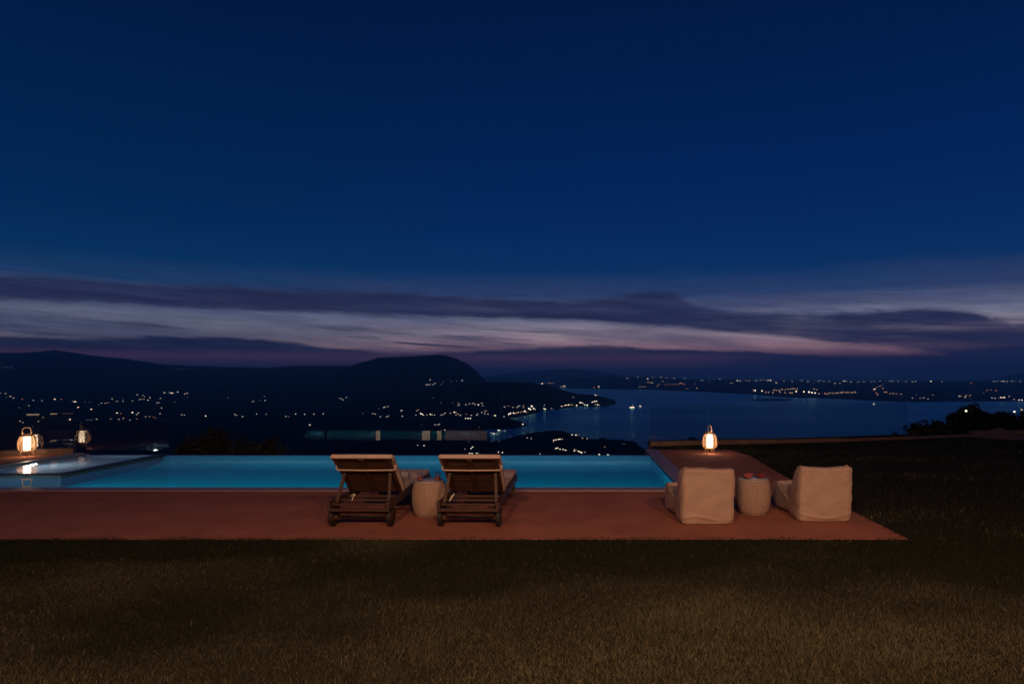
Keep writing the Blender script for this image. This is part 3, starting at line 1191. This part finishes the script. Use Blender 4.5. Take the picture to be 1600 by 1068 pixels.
lA = lounger('slatted wooden lounger with a grey bolster on its cushion beside the drum table', (-2.435, 7.25, 0), math.radians(-0.5), True)
lB = lounger('slatted wooden lounger without any bolster beside the drum table with drinks', (-1.19, 7.24, 0), math.radians(-1.0), False)
bo = MB()
prof = [(-.27, .012), (-.27, .040), (-.255, .047), (.255, .047), (.27, .040), (.27, .012)]
bo.lathe([(r, z) for z, r in prof], 20)
bol = bo.build('bolster_pillow', 'bolster', None, True)
bol.rotation_euler = (0, PI / 2, 0)
bol.location = (-2.43, 8.44, .43)
tag(bol, 'grey round bolster pillow lying on a lounger cushion', 'pillow')


# ------------------------------------------------------------------ drum side tables and what stands on them
def drum(label, loc):
    t = thing('side_table', label, 'side table', loc, 0, 'ribbed drum tables')
    pts = [(.150, .004), (.172, .012), (.186, .05), (.204, .12), (.213, .20), (.213, .27), (.206, .34), (.192, .40), (.183, .424)]
    m = MB()
    m.lathe(pts, 192, rmod=lambda k, z: 1 + (0.006 if k % 4 < 2 else -0.006))
    m.build('drum', 'knit', t, True)
    m = MB()
    m.lathe([(.176, .424), (.188, .427), (.188, .434), (.182, .438)], 64)
    m.build('table_top', 'table_top', t, True)
    m = MB()
    m.tube([(.163 * math.cos(a), .163 * math.sin(a), .010) for a in np.linspace(0, 2 * PI, 48, endpoint=False)], .009, 6, closed=True)
    m.build('base_ring', 'knit', t, True)
    return t


T1 = Vector((-1.785, 7.97, 0))
T2 = Vector((2.285, 8.10, 0))
drum('ribbed drum side table between the two wooden loungers', T1)
drum('ribbed drum side table between the two beanbag chairs', T2)


def tumbler(label, loc):
    t = thing('glass_tumbler', label, 'glass', loc, 0, 'tumblers of red drink')
    m = MB()
    m.lathe([(.031, 0), (.034, .002), (.0385, .116), (.0365, .116), (.0325, .010), (.010, .010)], 28)
    m.build('tumbler', 'tumbler_glass', t, True)
    m = MB()
    m.lathe([(.0318, .011), (.0343, .056)], 28)
    m.build('drink', 'drink', t, True)


tumbler('glass of red drink on the drum table next to the bolster lounger', (-1.883, 7.88, .438))
tumbler('glass of red drink on the drum table next to the plain lounger', (-1.667, 7.90, .438))

pl = MB()
pl.lathe([(.06, 0), (.075, .003), (.105, .012), (.103, .015), (.07, .006), (.01, .005)], 40)
plate = pl.build('plate', 'plate', None, True)
plate.location = (2.285, 8.06, .438)
tag(plate, 'small pale plate under the melon slices on the drum table', 'plate')


def melon(label, loc, rz, tilt, r):
    t = thing('melon_slice', label, 'fruit', loc, rz, 'melon slices on the drum table')
    t.rotation_euler = (tilt, 0, rz)

    def half(ri, ro, y, nm, mat):
        m = MB()
        aa = np.linspace(PI, 2 * PI, 19)
        if ri == 0:
            pts = [(ro * math.cos(a), ro * math.sin(a)) for a in aa]
        else:
            pts = [(ro * math.cos(a), ro * math.sin(a)) for a in aa] + [(ri * math.cos(a), ri * math.sin(a)) for a in aa[::-1]]
        f, g = [], []
        for x, z in pts:
            f.append(m.bm.verts.new((x, -y, z + r)))
            g.append(m.bm.verts.new((x, y, z + r)))
        n = len(pts)
        m.bm.faces.new(f)
        m.bm.faces.new(g[::-1])
        for i in range(n):
            m.bm.faces.new((f[i], f[(i + 1) % n], g[(i + 1) % n], g[i]))
        m.build(nm, mat, t)
    half(0, r * .87, .020, 'flesh', 'flesh')
    half(r * .872, r, .022, 'rind', 'rind')


melon('larger red melon slice on the drum table beside the near beanbag', (2.20, 8.03, .446), math.radians(8), math.radians(-14), .066)
melon('smaller red melon slice on the drum table turned to one side', (2.37, 8.05, .446), math.radians(38), math.radians(-16), .060)


# ------------------------------------------------------------------ beanbag chairs
def catmull(pts, per=6):
    P = [np.array(p, float) for p in pts]
    out = []
    n = len(P)
    for i in range(n):
        a, b_, c, d_ = P[i - 1], P[i], P[(i + 1) % n], P[(i + 2) % n]
        for k in range(per):
            s = k / per
            out.append(0.5 * ((2 * b_) + (c - a) * s + (2 * a - 5 * b_ + 4 * c - d_) * s * s + (-a + 3 * b_ - 3 * c + d_) * s ** 3))
    return np.array(out)


def beanbag(label, loc, rz, W, seed):
    t = thing('beanbag_chair', label, 'beanbag chair', loc, rz, 'canvas beanbag chairs')
    ctrl = [(0.03, 0.0), (-.005, .05), (-.02, .20), (-.03, .40), (-.045, .60), (-.045, .672), (0.02, .690), (.11, .665), (.19, .56), (.27, .41),
            (.38, .305), (.52, .265), (.68, .285), (.80, .345), (.88, .37), (.955, .335), (.985, .22), (.965, .08), (.90, .012), (.62, .035), (.42, .03), (.30, 0.0), (.15, -.002)]
    pr = catmull(ctrl, 13)
    pr[:, 1] *= .955
    n = len(pr)
    cen = np.array([.30, .165])
    halfw = W / 2
    secs = []
    fr = np.linspace(-1, 1, 45)
    for f in fr:
        a = abs(f)
        k = 1.0 - 0.055 * max(0, (a - .80) / .20) ** 2.5
        secs.append((f * halfw, k, a))
    rings = [(-halfw - .030, .42), (-halfw - .027, .66), (-halfw - .018, .84)]
    V = []
    S = []
    for x, k in rings:
        S.append((x, k, 1.0, True))
    for x, k, a in secs:
        S.append((x, k, a, False))
    for x, k in rings[::-1]:
        S.append((-x, k, 1.0, True))
    rs = np.random.default_rng(seed)
    for x, k, a, side in S:
        q = cen + (pr - cen) * k
        yy, zz = q[:, 0].copy(), q[:, 1].copy()
        xx = np.full(n, x)
        # body narrows towards the waist under the seat, ears at the top corners, dished seat
        pinch = 1 - 0.06 * np.exp(-((yy - .42) / .14) ** 2) + 0.05 * np.clip((yy - .6) / .4, 0, 1)
        xx = xx * pinch
        crown = np.clip((zz - .5) / .19, 0, 1) * (yy < .2)
        zz += crown * (0.026 * a ** 12 - 0.003 * (1 - a ** 2) + 0.008 * math.sin(x * 9 + seed))
        bulge = np.exp(-((zz - .33) / .25) ** 2) * (yy < .02)
        yy -= bulge * 0.022 * (1 - a ** 2)
        seat = np.exp(-((yy - .5) / .25) ** 2) * (zz > .2)
        zz -= seat * 0.05 * (1 - a ** 4)
        yy += (zz > .05) * (yy > .7) * 0.02 * (1 - a * a)
        V.append(np.stack([xx, yy, zz], 1))
    V = np.array(V)
    flat = V.reshape(-1, 3)
    # slack cloth: wrinkles running out from the seams
    X, Y, Z = flat[:, 0], flat[:, 1], flat[:, 2]
    edge = np.clip((np.abs(X) / halfw - .55) / .45, 0, 1)
    wr = np.sin(Z * 95 + 6 * fbm(X * 5, Z * 5, seed, 3) * 4 + np.sign(X) * X * 30) * 0.0055 * edge * np.clip(0.5 + 3 * fbm(X * 3 + 9, Z * 4, seed + 2, 2), 0, 1.3)
    wr += fbm(X * 6 + 3, Z * 7 + Y * 5, seed + 5, 4) * 0.013
    top = np.clip((Z - .52) / .15, 0, 1)
    wr += np.sin((X * 1.0 + Z * 1.2) * 55 + seed) * 0.0055 * top * edge
    wr += 0.008 * np.clip(fbm(X * 2 + seed, Z * 16 + 5 * np.abs(X), seed + 21, 3) * 2.2 - .25, 0, 1) * np.clip(np.abs(X) / halfw - .25, 0, 1)
    wr -= 0.012 * np.exp(-((Z - .075 - .03 * np.sin(X * 9 + seed)) / .018) ** 2) * np.clip(.6 + fbm(X * 5, Z * 0, seed + 31, 2) * 2, 0, 1)
    isback = (Y < .06)
    flat[:, 1] += np.where(isback, wr * (Z > .02), 0)
    flat[:, 2] += np.where(~isback & (Z > .03), wr, 0)
    flat[:, 0] += np.where(np.abs(X) > halfw * .9, np.sign(X) * fbm(Y * 8, Z * 8, seed + 9, 3) * 0.02, 0)
    flat[:, 2] = np.maximum(flat[:, 2], 0.0)
    m, nS = n, len(S)
    i = np.arange(nS * n).reshape(nS, n)
    j = np.roll(i, -1, axis=1)
    Q = np.stack([i[:-1].ravel(), j[:-1].ravel(), j[1:].ravel(), i[1:].ravel()], 1)
    me = fast_mesh('cover', flat, Q, 'canvas', True)
    bm = bmesh.new()
    bm.from_mesh(me)
    bm.verts.ensure_lookup_table()
    ends = [[bm.verts[base + k] for k in range(n)] for base in (0, (nS - 1) * n)]
    for base, vs in zip((0, 1), ends):
        c = bm.verts.new((V[0 if base == 0 else -1].mean(axis=0)[0], cen[0], cen[1]))
        for k in range(n):
            try:
                bm.faces.new((vs[k], vs[(k + 1) % n], c)).smooth = True
            except ValueError:
                pass
    bmesh.ops.recalc_face_normals(bm, faces=bm.faces[:])
    bm.to_mesh(me)
    bm.free()
    o = link(bpy.data.objects.new('cover', me), t)
    sub = o.modifiers.new('sub', 'SUBSURF')
    sub.levels = sub.render_levels = 0
    # piped seams down both sides
    for s, idx in ((-1, 3), (1, nS - 4)):
        ring = flat.reshape(nS, n, 3)[idx]
        mb = MB()
        mb.tube([tuple(p + np.array([s * .003, 0, 0])) for p in ring[::1]], .0045, 5, closed=True)
        mb.build('piping', 'canvas', t, True)
    return t


beanbag('cream canvas beanbag chair beside the pool corner', (1.58, 7.46, 0), math.radians(3.5), 0.59, 3)
beanbag('cream canvas beanbag chair at the lawn corner of the terrace', (3.0, 7.60, 0), math.radians(0.5), 0.59, 11)


# ------------------------------------------------------------------ shrubs beyond the glass
def shrub(label, loc, rx, ry, h, leaves, seed, col, group=None, name='shrub'):
    r = np.random.default_rng(seed)
    t = thing(name, label, 'shrub', loc, 0, group)
    m = MB()
    tips = []
    for k in range(7):
        a = r.uniform(0, 2 * PI)
        q = r.uniform(.3, .8)
        e = (rx * q * math.cos(a), ry * q * math.sin(a), h * r.uniform(.6, .95))
        m.tube([(0.03 * math.cos(a), 0.03 * math.sin(a), 0), (e[0] * .4, e[1] * .4, e[2] * .5), e], [.035, .022, .006], 6)
        tips.append(e)
    m.build('stem', 'bark', t, True)
    # clumps of leaves through the crown
    nc = 90
    cl = []
    while len(cl) < nc:
        p = r.uniform(-1, 1, 3)
        if np.dot(p, p) < 1:
            cl.append(p)
    cl = np.array(cl)
    cs = r.uniform(.14, .34, nc)
    ci = r.integers(0, nc, leaves)
    d = r.normal(size=(leaves, 3))
    d /= np.linalg.norm(d, axis=1)[:, None]
    p = cl[ci] * .86 + d * (cs[ci] * r.random(leaves) ** .4)[:, None]
    c = np.stack([p[:, 0] * rx, p[:, 1] * ry, (p[:, 2] * .5 + .52) * h], 1)
    s = (.030 + .030 * r.random(leaves)) * (1.25 if leaves > 1000 else .7)
    a = r.normal(size=(leaves, 3))
    a /= np.linalg.norm(a, axis=1)[:, None]
    b_ = np.cross(a, r.normal(size=(leaves, 3)))
    b_ /= np.linalg.norm(b_, axis=1)[:, None]
    V = np.stack([c - a * s[:, None], c + b_ * s[:, None] * .45, c + a * s[:, None], c - b_ * s[:, None] * .45], 1).reshape(-1, 3)
    k = np.arange(leaves) * 4
    Q = np.stack([k, k + 1, k + 2, k + 3], 1)
    tint = np.repeat(np.array(col)[None] * (0.6 + 0.8 * r.random(leaves))[:, None], 4, axis=0)
    me = fast_mesh('crown', V, Q, 'leaf', False, tint)
    link(bpy.data.objects.new('crown', me), t)
    return t


G = 'dark shrubs beyond the lawn'
shrub('low dark shrub at the end of the glass panels', (11.2, 19.8, -1.0), 1.05, .9, 1.33, 14000, 1, (.010, .012, .006), G)
shrub('rounded dark shrub next to the last glass panel', (12.5, 20.3, -1.0), 1.1, .9, 1.42, 14000, 2, (.010, .012, .006), G)
shrub('tall ragged dark shrub with a lamp shining through it', (12.95, 20.8, -1.0), .8, .8, 1.78, 15000, 3, (.011, .012, .006), G)
shrub('broad dark shrub behind the earth mound', (14.9, 22.0, -1.0), 1.4, 1.0, 1.42, 15000, 4, (.010, .012, .006), G)
shrub('tall dark shrub behind the pale wall', (16.6, 22.3, -1.0), 1.1, 1.0, 1.68, 15000, 5, (.010, .012, .006), G)
shrub('small sprig shrub at the kerb where the panels end', (9.75, 18.3, -.35), .22, .2, .6, 700, 6, (.02, .022, .01), G)
shrub('tiny sprig growing at the foot of the glass', (9.05, 18.0, -.35), .16, .15, .5, 400, 7, (.02, .022, .01), G)
shrub('dim brown shrub below the pool edge beside the spa panel', (-10.6, 19.0, -2.3), 1.3, 1.0, 2.55, 8000, 8, (.045, .034, .018), 'shrubs below the pool edge')
shrub('dim brown shrub below the pool edge near the low glass', (-9.0, 18.6, -2.3), 1.0, .9, 2.25, 6000, 9, (.045, .034, .018), 'shrubs below the pool edge')

# pale low wall and earth mound at the lawn's end
m = MB()
m.prism([(11.75, 18.72), (30, 20.2), (30, 20.45), (11.75, 18.97)], -1.3, .10)
w_ = m.build('garden_wall', 'kerb')
tag(w_, 'low pale garden wall behind the earth mound', 'wall')


def mound():
    r = np.random.default_rng(5)
    n, k = 40, 14
    V, Q = [], []
    for j in range(k):
        f = j / (k - 1)
        for i in range(n):
            a = 2 * PI * i / n
            rad = f * (.75 + .12 * math.sin(a * 3) + .06 * math.sin(a * 7))
            z = .27 * (1 - f) ** 1.15 + r.uniform(-.012, .012) * (1 - f)
            V.append((rad * 1.25 * math.cos(a), rad * math.sin(a), z))
    i = np.arange(n * k).reshape(k, n)
    jn = np.roll(i, -1, axis=1)
    Q = np.stack([i[:-1].ravel(), i[1:].ravel(), jn[1:].ravel(), jn[:-1].ravel()], 1)
    me = fast_mesh('earth_mound', np.array(V), Q, 'gravel', True)
    o = link(bpy.data.objects.new('earth_mound', me))
    o.location = (12.05, 18.05, -.02)
    tag(o, 'low mound of loose reddish earth on the lawn', 'mound')


mound()

# ------------------------------------------------------------------ the villa behind the viewer whose lamps light the lawn
villa = thing('villa', 'plastered villa with lit windows facing the lawn and the pool', 'house', (0, -2.3, 0))
m = MB()
m.box(-19, 15, -9, 0, -1.0, 5.3)
m.build('wall', 'plaster', villa)
m = MB()
m.box(-19.6, 15.6, -9.6, 0.55, 5.3, 5.55, .02)
m.build('roof', 'roof_tile', villa)
for (x0, x1, z0, z1, mt) in ((-10.32, -10.1, .05, 2.3, 'window_warm'), (-7.9, -7.48, .05, 2.3, 'window_warm'), (-7.12, -6.88, .05, 2.3, 'window_warm'),
                             (-6.7, -4.5, .05, 2.3, 'window_dim'), (-2.0, 0.2, .05, 2.3, 'window_dim'), (3.0, 5.4, .05, 2.3, 'window_dim')):
    m = MB()
    for a0, a1, c0, c1 in ((x0 - .06, x0, z0 - .06, z1 + .06), (x1, x1 + .06, z0 - .06, z1 + .06), (x0, x1, z1, z1 + .06), (x0, x1, z0 - .06, z0)):
        m.box(a0, a1, .0, .06, c0, c1)
    w_ = m.build('window', 'post_metal', villa)
    m = MB()
    m.box(x0, x1, .004, .02, z0, z1)
    m.build('pane', mt, w_)

LAMP_W = 232.0
for i, (x, p_) in enumerate(((-2.0, 1.0), (0.9, 1.0), (3.3, 1.0))):
    t = thing('floodlight', 'warm floodlight under the eaves of the villa', 'lamp', (x, -1.95, 5.0), 0, 'floodlights under the villa eaves')
    m = MB()
    m.box(-.16, .16, -.12, .02, -.1, .12, .02)
    m.bar((0, -.35, .05), (0, -.1, .05), .05, .05)
    m.build('housing', 'post_metal', t)
    m = MB()
    m.box(-.13, .13, .021, .03, -.07, .09)
    m.build('lens', 'lamp_lens', t)
    add_light('bulb_light', 'AREA', (0, .06, 0), LAMP_W * p_, (1.0, .58, .36), t, .35, (math.radians(56), 0, 0), spread=math.radians(160))


# ------------------------------------------------------------------ far houses and lamps across the bay
def ground_at(px, py, dmin=1250.0, dmax=13500.0):
    """where the line of sight through a photo pixel meets the far ground"""
    D = np.arange(dmin, dmax, 6.0)
    p = np.full_like(D, px)
    h = np.maximum.reduce([mainland(p, D), headland(p, D) * (D < 2120), far_coast(p, D), np.zeros_like(D)])
    gap = (EYE + (PY0 - py) / F * D) - (SEA + h)
    k = np.argmax(gap <= 0)
    if gap[k] > 0:
        k = int(np.argmin(gap / D))
    return (px - PX0) / F * D[k], D[k], SEA + h[k] - 1.5


def far_house_mesh(mat):
    """a house one unit wide: walls, gable roof, rows of lit windows on each side"""
    m = MB()
    m.box(-.5, .5, -.35, .35, -.3, .62, mi=0)
    m.poly([(-.56, -.4, .60), (.56, -.4, .60), (.56, 0, .86), (-.56, 0, .86)], 1)
    m.poly([(.56, .4, .60), (-.56, .4, .60), (-.56, 0, .86), (.56, 0, .86)], 1)
    m.poly([(-.5, -.35, .62), (-.5, .35, .62), (-.5, 0, .82)], 0)
    m.poly([(.5, .35, .62), (.5, -.35, .62), (.5, 0, .82)], 0)
    for x in (-.31, 0, .31):
        for s in (-1, 1):
            y = s * .356
            m.poly([(x - .135, y, .08), (x + .135, y, .08), (x + .135, y, .54), (x - .135, y, .54)], 2)
    for s in (-1, 1):
        x = s * .506
        m.poly([(x, -.2, .1), (x, .2, .1), (x, .2, .54), (x, -.2, .54)], 2)
    return m.mesh('lit_house', ['far_wall', 'far_roof', mat])


def far_lamp_mesh(mat):
    m = MB()
    m.tube([(0, 0, -1.0), (0, 0, 2.6)], [.06, .04], 5)
    n0 = len(m.bm.faces)
    m.lathe([(.12, 2.5), (.42, 2.68), (.52, 3.0), (.42, 3.32), (.12, 3.5)], 8)
    m.bm.faces.ensure_lookup_table()
    for f in m.bm.faces[n0:]:
        f.material_index = 1
    return m.mesh('street_lamp', ['post_metal', mat])


HM = {k: far_house_mesh(v) for k, v in (('w', 'far_white'), ('y', 'far_warm'), ('o', 'far_orange'), ('d', 'far_dim'), ('b', 'far_bright'))}
LM = {k: far_lamp_mesh(v) for k, v in (('w', 'far_white'), ('y', 'far_warm'), ('o', 'far_orange'), ('d', 'far_dim'), ('b', 'far_bright'))}


def lights(kind, label, group, ox, oy, sc, txt, size=1.6, tone='w'):
    """txt: x,y pairs in a crop of the photo, each with an optional tone letter"""
    for tok in txt.split():
        c = tok[-1] if tok[-1].isalpha() else ''
        xs, ys = (tok[:-1] if c else tok).split(',')
        px, py = ox + float(xs) / sc, oy + float(ys) / sc
        c = c or tone
        s = size * (1.0 + 0.25 * (random.random() - .5))
        if c == 'b':
            s *= 1.3
        X, Y, Z = ground_at(px, py)
        w = s * Y / F
        if kind == 'house':
            o = bpy.data.objects.new('lit_house', HM[c])
            o.scale = (w, w, w)
            o.location = (X, Y, Z + .1 * w)
            o.rotation_euler = (0, 0, math.atan2(-X, Y) + random.uniform(-.4, .4))
        else:
            o = bpy.data.objects.new('street_lamp', LM[c])
            o.scale = (w * .85,) * 3
            o.location = (X, Y, Z)
        link(o)
        tone_word = {'w': 'white', 'y': 'warm yellow', 'o': 'orange', 'd': 'dim', 'b': 'bright'}[c]
        if Y > 5200 and c != 'd':
            o.scale = [q * 1.25 for q in o.scale]
        tag(o, 'tiny ' + tone_word + label[4:] if label.startswith('tiny') else tone_word + ' ' + label, 'house' if kind == 'house' else 'street lamp', group)


# left hillside villages
lights('house', 'tiny lit house high on the long dark ridge', 'lights high on the long ridge', 0, 520, 4,
       '10,218d 40,215d 70,218d 1078,228d 1110,224d 1140,226d 1178,229d')
lights('house', 'lit house on the dark slope above the glass beside the spa', 'village lights above the spa', 0, 520, 4,
       '2,376 35,380 40,402d 65,398 85,408 138,415o 208,423 262,423 342,416b 384,416o 180,455 120,468d 270,527y 240,552 125,552 143,560 437,541b 458,430 470,431b 488,466b 571,478b 530,433d 560,434d 545,545d 562,545d 573,545d 604,538')
lights('house', 'lit house in the scattered village below the long ridge', 'village lights below the long ridge', 0, 520, 4,
       '618,449d 635,438 657,440 675,437o 700,412 725,428d 733,428 768,410d 768,427 731,501b 755,503o 743,540 770,533y 692,536y 828,425 858,387 893,391 904,400y 872,417 884,414 900,415y 925,421 937,405 '
       '828,498b 865,500 855,510 855,537o 812,544 910,523 935,523y 960,527o 975,531d 980,437 990,437 1003,410 1000,505 1010,468 1027,375 1062,374 1074,378b 1082,378y 1111,371 1155,382 1170,379 1170,401d 1090,432d 1135,511 1152,513 1285,519b 1467,509 1478,516 1516,523 1423,407d 1580,430 1590,428d')
lights('house', 'lit house on the dark plain under the flat-topped mountain', 'house lights on the dark plain', 400, 520, 4,
       '187,521 205,523o 336,575b 28,423d 53,397d 56,423 525,410 535,412 545,420 565,404 668,503d 768,475d 797,467 805,463 812,461d 825,459 778,523 815,525 827,519 910,486b 915,520 1005,488 1015,481o 1000,513')
lights('lamp', 'street lamp in the long straight row on the dark plain', 'row of street lamps on the plain', 400, 520, 4,
       '4,519 64,519 248,520 304,521 362,520 420,520 730,518 745,521 1030,523b 1040,526b 1047,527 1068,526 1090,525b 1100,526 1116,525 1157,526 1170,522 1182,518 1215,514', 1.5)
lights('house', 'lit house on the shoulder of the flat-topped mountain', 'lights on the flat-topped mountain', 400, 520, 4,
       '1088,295 1060,326d 1070,326 1085,325 1105,323 1120,317 1155,323d 1170,308d 1220,302d 1255,300d 1288,299 1155,437d 1103,407d')
lights('house', 'lit house in the village inland of the bay', 'village lights inland of the bay', 400, 520, 4,
       '1230,438d 1265,440 1262,455y 1270,453 1312,451 1335,442 1355,440 1368,446 1390,450b 1410,438 1418,455 1240,497b 1252,497 1265,507 1278,515 1250,513y 1315,508o 1345,515 1380,515 1385,507 1412,498 1430,490 1440,487y 1450,508 1310,535b 1325,535b 1340,534b 1492,517b 1550,524 1555,462 1580,457o')
lights('house', 'lit house low on the near shore below the low glass', 'lights on the near shore', 400, 520, 4,
       '1120,573 1135,573 1145,570 1035,572d 1180,605 1395,590d 1520,607b 1560,609 1470,625 1485,627b 1505,629 1010,700 1050,703b 1330,678d 1305,724 1345,720b 1355,712b 1335,750b 1350,753b 1380,750b 1390,752 1515,745b 1540,747b 1520,676d 1585,650d')
# waterfront of the bay
lights('lamp', 'street lamp on the bright harbour waterfront of the bay', 'harbour waterfront lamps', 750, 540, 4,
       '180,447b 190,445b 210,440b 220,437y 232,437o 240,430 255,430y 270,428o 280,432b 290,432y 305,415b 315,420b 325,400b 335,413b 345,412 320,398', 1.7)
lights('house', 'lit house on the slope above the harbour waterfront', 'house lights above the harbour', 750, 540, 4,
       '152,382 180,376y 205,386 232,386 240,378 248,376 272,376y 272,386 318,376 403,372 400,396b 408,398b 445,392 455,392d 95,437b 30,425 12,360')
lights('house', 'floodlit building on the shore of the dark peninsula', 'lights along the peninsula', 750, 540, 4,
       '510,379b 525,376y 535,373b 545,372y 555,371b 570,370y 580,370y 605,374b 625,356b 635,358b 645,362 655,372b 670,373b 702,354b 715,350b 728,350b 720,367 735,370b 745,370 722,311b 583,322')
lights('house', 'lit house on the dark headland beyond the pool edge', 'lights on the near headland', 750, 540, 4,
       '575,555b 600,557b 615,557y 460,590b 475,588b 490,585b 500,582b 515,582 460,598y 640,577 670,580 780,630y 475,640b 485,642b 500,646b 520,650b 535,652b 590,660b 600,650y 615,657b 625,663b 635,668b 655,663 '
       '115,665 140,665 800,680b 745,680b 375,675 590,644 320,580 295,575 185,568 120,597d 890,611d 905,611d')
lights('house', 'lit house on the small dark cape in the bay', 'lights on the cape', 750, 540, 4,
       '268,490b 65,543d 80,547 90,548b 115,528b 130,530 150,532 235,553d 260,537d 280,548d')
# far shore
lights('house', 'lit house on the far low island shore', 'lights on the far shore', 820, 560, 4,
       '108,156b 150,155y 165,156y 180,155y 228,178 245,176b 252,176 433,182o 460,181o 462,178b 640,125 705,118 768,129b 800,120y 852,119y 862,144 885,124 935,126 970,155y 978,156y 1000,125 1040,124d 1062,160o 1100,138 1112,138 1010,190o 1150,142d 1180,130d 1220,130 1285,154y 1297,155y 1328,140b 1345,143 1382,138 1410,138d 1450,138 1475,135 1500,137 1520,136 1535,138b 1575,155y', 1.5)
lights('lamp', 'street lamp along the coast road of the far shore', 'far coast road lamps', 820, 560, 4,
       '750,160d 770,162y 785,165y 797,168y 840,173y 830,185y 880,178o 900,177o 920,177o 940,178o 960,176o 985,175o 1000,176o 720,190y 735,190y 750,189y 1075,200y', 1.2, 'y')
lights('house', 'tiny lit house along the flat skyline of the far shore', 'lights along the far skyline', 1100, 540, 3.2,
       '180,174 208,180d 225,177 260,176 290,177d 320,177 363,187b 400,178 440,180 488,175 520,181 570,181 580,175 600,180 625,180 640,181d 655,190 680,188 700,178b 712,178 735,182 770,183 780,180d 800,181 835,181 850,180 880,178 905,178d 930,178 945,179 970,179 990,183d 1010,180 1042,181 1058,180 1135,180b 1190,180 1450,179 1465,179 1485,179 1498,179b 1515,180 1540,179 1555,180d 1580,179', 1.45)
lights('lamp', 'street lamp along the lit quay of the far port', 'quay lamps of the far port', 1100, 540, 3.2,
       '248,238y 256,243b 290,242b 308,246y 323,247y 350,238y 362,236y 375,236y 390,234y 405,233y 418,231y 432,232y 445,230y 455,229y 467,228y 345,248y 380,247y 405,248y 430,250y 440,252y 461,247b 499,248b 525,253b 540,254b 555,254b 575,255y 530,220d 550,230y 565,233y 550,198d '
       '605,255y 618,256y 630,252y 645,250y 660,250y 670,250y 685,250y 695,248y 710,247y 720,247y 735,247y 745,248y 757,248y', 1.55, 'y')
lights('house', 'lit house on the dark shore past the far port', 'lights past the far port', 1100, 540, 3.2,
       '853,218b 850,224o 862,238o 868,246y 880,204y 865,208o 890,198d 898,192d 895,214y 903,233o 912,234y 932,240y 945,240y 962,242o 985,243y 1042,262 1060,248d 1080,262 1098,262 1120,266 1103,258d 1145,247o 1276,253 1285,253y 1305,258 1310,250y 1330,250o 1325,260d 1335,188o 1398,235d 1415,224o 1435,222o 1460,226o 1440,262 1455,263 1475,262d 1485,260b 1500,260b 1525,254 1530,250d 1550,268 1575,272b 1590,272b')


# a lit boat at anchor, and two boat shapes added for a blurred light
def boat(label, px, py, length, glow):
    p = at(px, py, SEA)
    t = thing('lit_boat', label, 'boat', (p.x, p.y, SEA), math.radians(25), 'lit boats on the bay')
    L_ = length
    m = MB()
    a = [(-.5, -.09), (.3, -.09), (.5, 0), (.3, .09), (-.5, .09)]
    m.prism([(x * L_, y * L_) for x, y in a], -.01 * L_, .07 * L_)
    m.build('hull', 'hull', t)
    m = MB()
    m.box(-.4 * L_, .2 * L_, -.07 * L_, .07 * L_, .07 * L_, .14 * L_)
    m.box(-.3 * L_, .1 * L_, -.06 * L_, .06 * L_, .145 * L_, .2 * L_)
    m.build('cabin', 'hull', t)
    for k in range(5):
        m = MB()
        x = (-.38 + .12 * k) * L_
        m.box(x, x + .09 * L_, -.073 * L_, .073 * L_, .085 * L_, .13 * L_)
        m.build('window', glow, t)
    m = MB()
    m.tube([(.05 * L_, 0, .2 * L_), (.05 * L_, 0, .38 * L_)], .006 * L_, 5)
    m.build('mast', 'hull', t)
    m = MB()
    m.lathe([(.008 * L_, .375 * L_), (.025 * L_, .39 * L_), (.008 * L_, .41 * L_)], 8, c=(.05 * L_, 0))
    m.build('mast_light', glow, t)


boat('boat shape added for a blurred bright light beside the peninsula', 988, 637.5, 50, 'boat_glow')  # blurred bright light by the peninsula, built as two added boats
boat('small boat shape added for the same blurred bright light', 1000.5, 634.5, 22, 'boat_glow')
boat('lone lit boat off the far port', 1365, 631.5, 24, 'boat_glow')


# garden lamps shining through the shrubs
def post_lamp(label, px, py, Y, h, mat='far_bright'):
    X, Z = (px - PX0) / F * Y, EYE + (PY0 - py) / F * Y
    t = thing('garden_lamp', label, 'lamp', (X, Y, Z - h), 0, 'garden lamps among the shrubs')
    m = MB()
    m.tube([(0, 0, -1.2), (0, 0, h)], .03, 6)
    m.build('post', 'post_metal', t, True)
    m = MB()
    m.lathe([(.01, h), (.026, h + .01), (.03, h + .03), (.015, h + .055)], 10)
    m.build('globe', mat, t, True)


post_lamp('small lamp among the tall ragged shrub', 1509.5, 643, 20.25, 1.6)
post_lamp('lamp at the side of the tall far shrub', 1585, 644, 24, 1.6)
post_lamp('orange lamp beside the tall far shrub', 1596, 641, 24.3, 1.7, 'far_warm')

# ------------------------------------------------------------------ the dusk air over the bay
hz = MB()
hz.box(-43000, 43000, -300, 26500, SEA - 4.0, 420)
ho = hz.build('haze', 'soil', kind='stuff')
tag(ho, 'thin blue evening haze over the bay', 'haze')
m, nt, out = new_mat('haze')
v = nt.nodes.new('ShaderNodeVolumePrincipled')
v.inputs['Color'].default_value = (0.45, 0.85, 1.0, 1)
v.inputs['Anisotropy'].default_value = 0.72
v.inputs['Density'].default_value = 8.0e-5
nt.links.new(v.outputs[0], out.inputs['Volume'])
ho.data.materials.clear()
ho.data.materials.append(m)
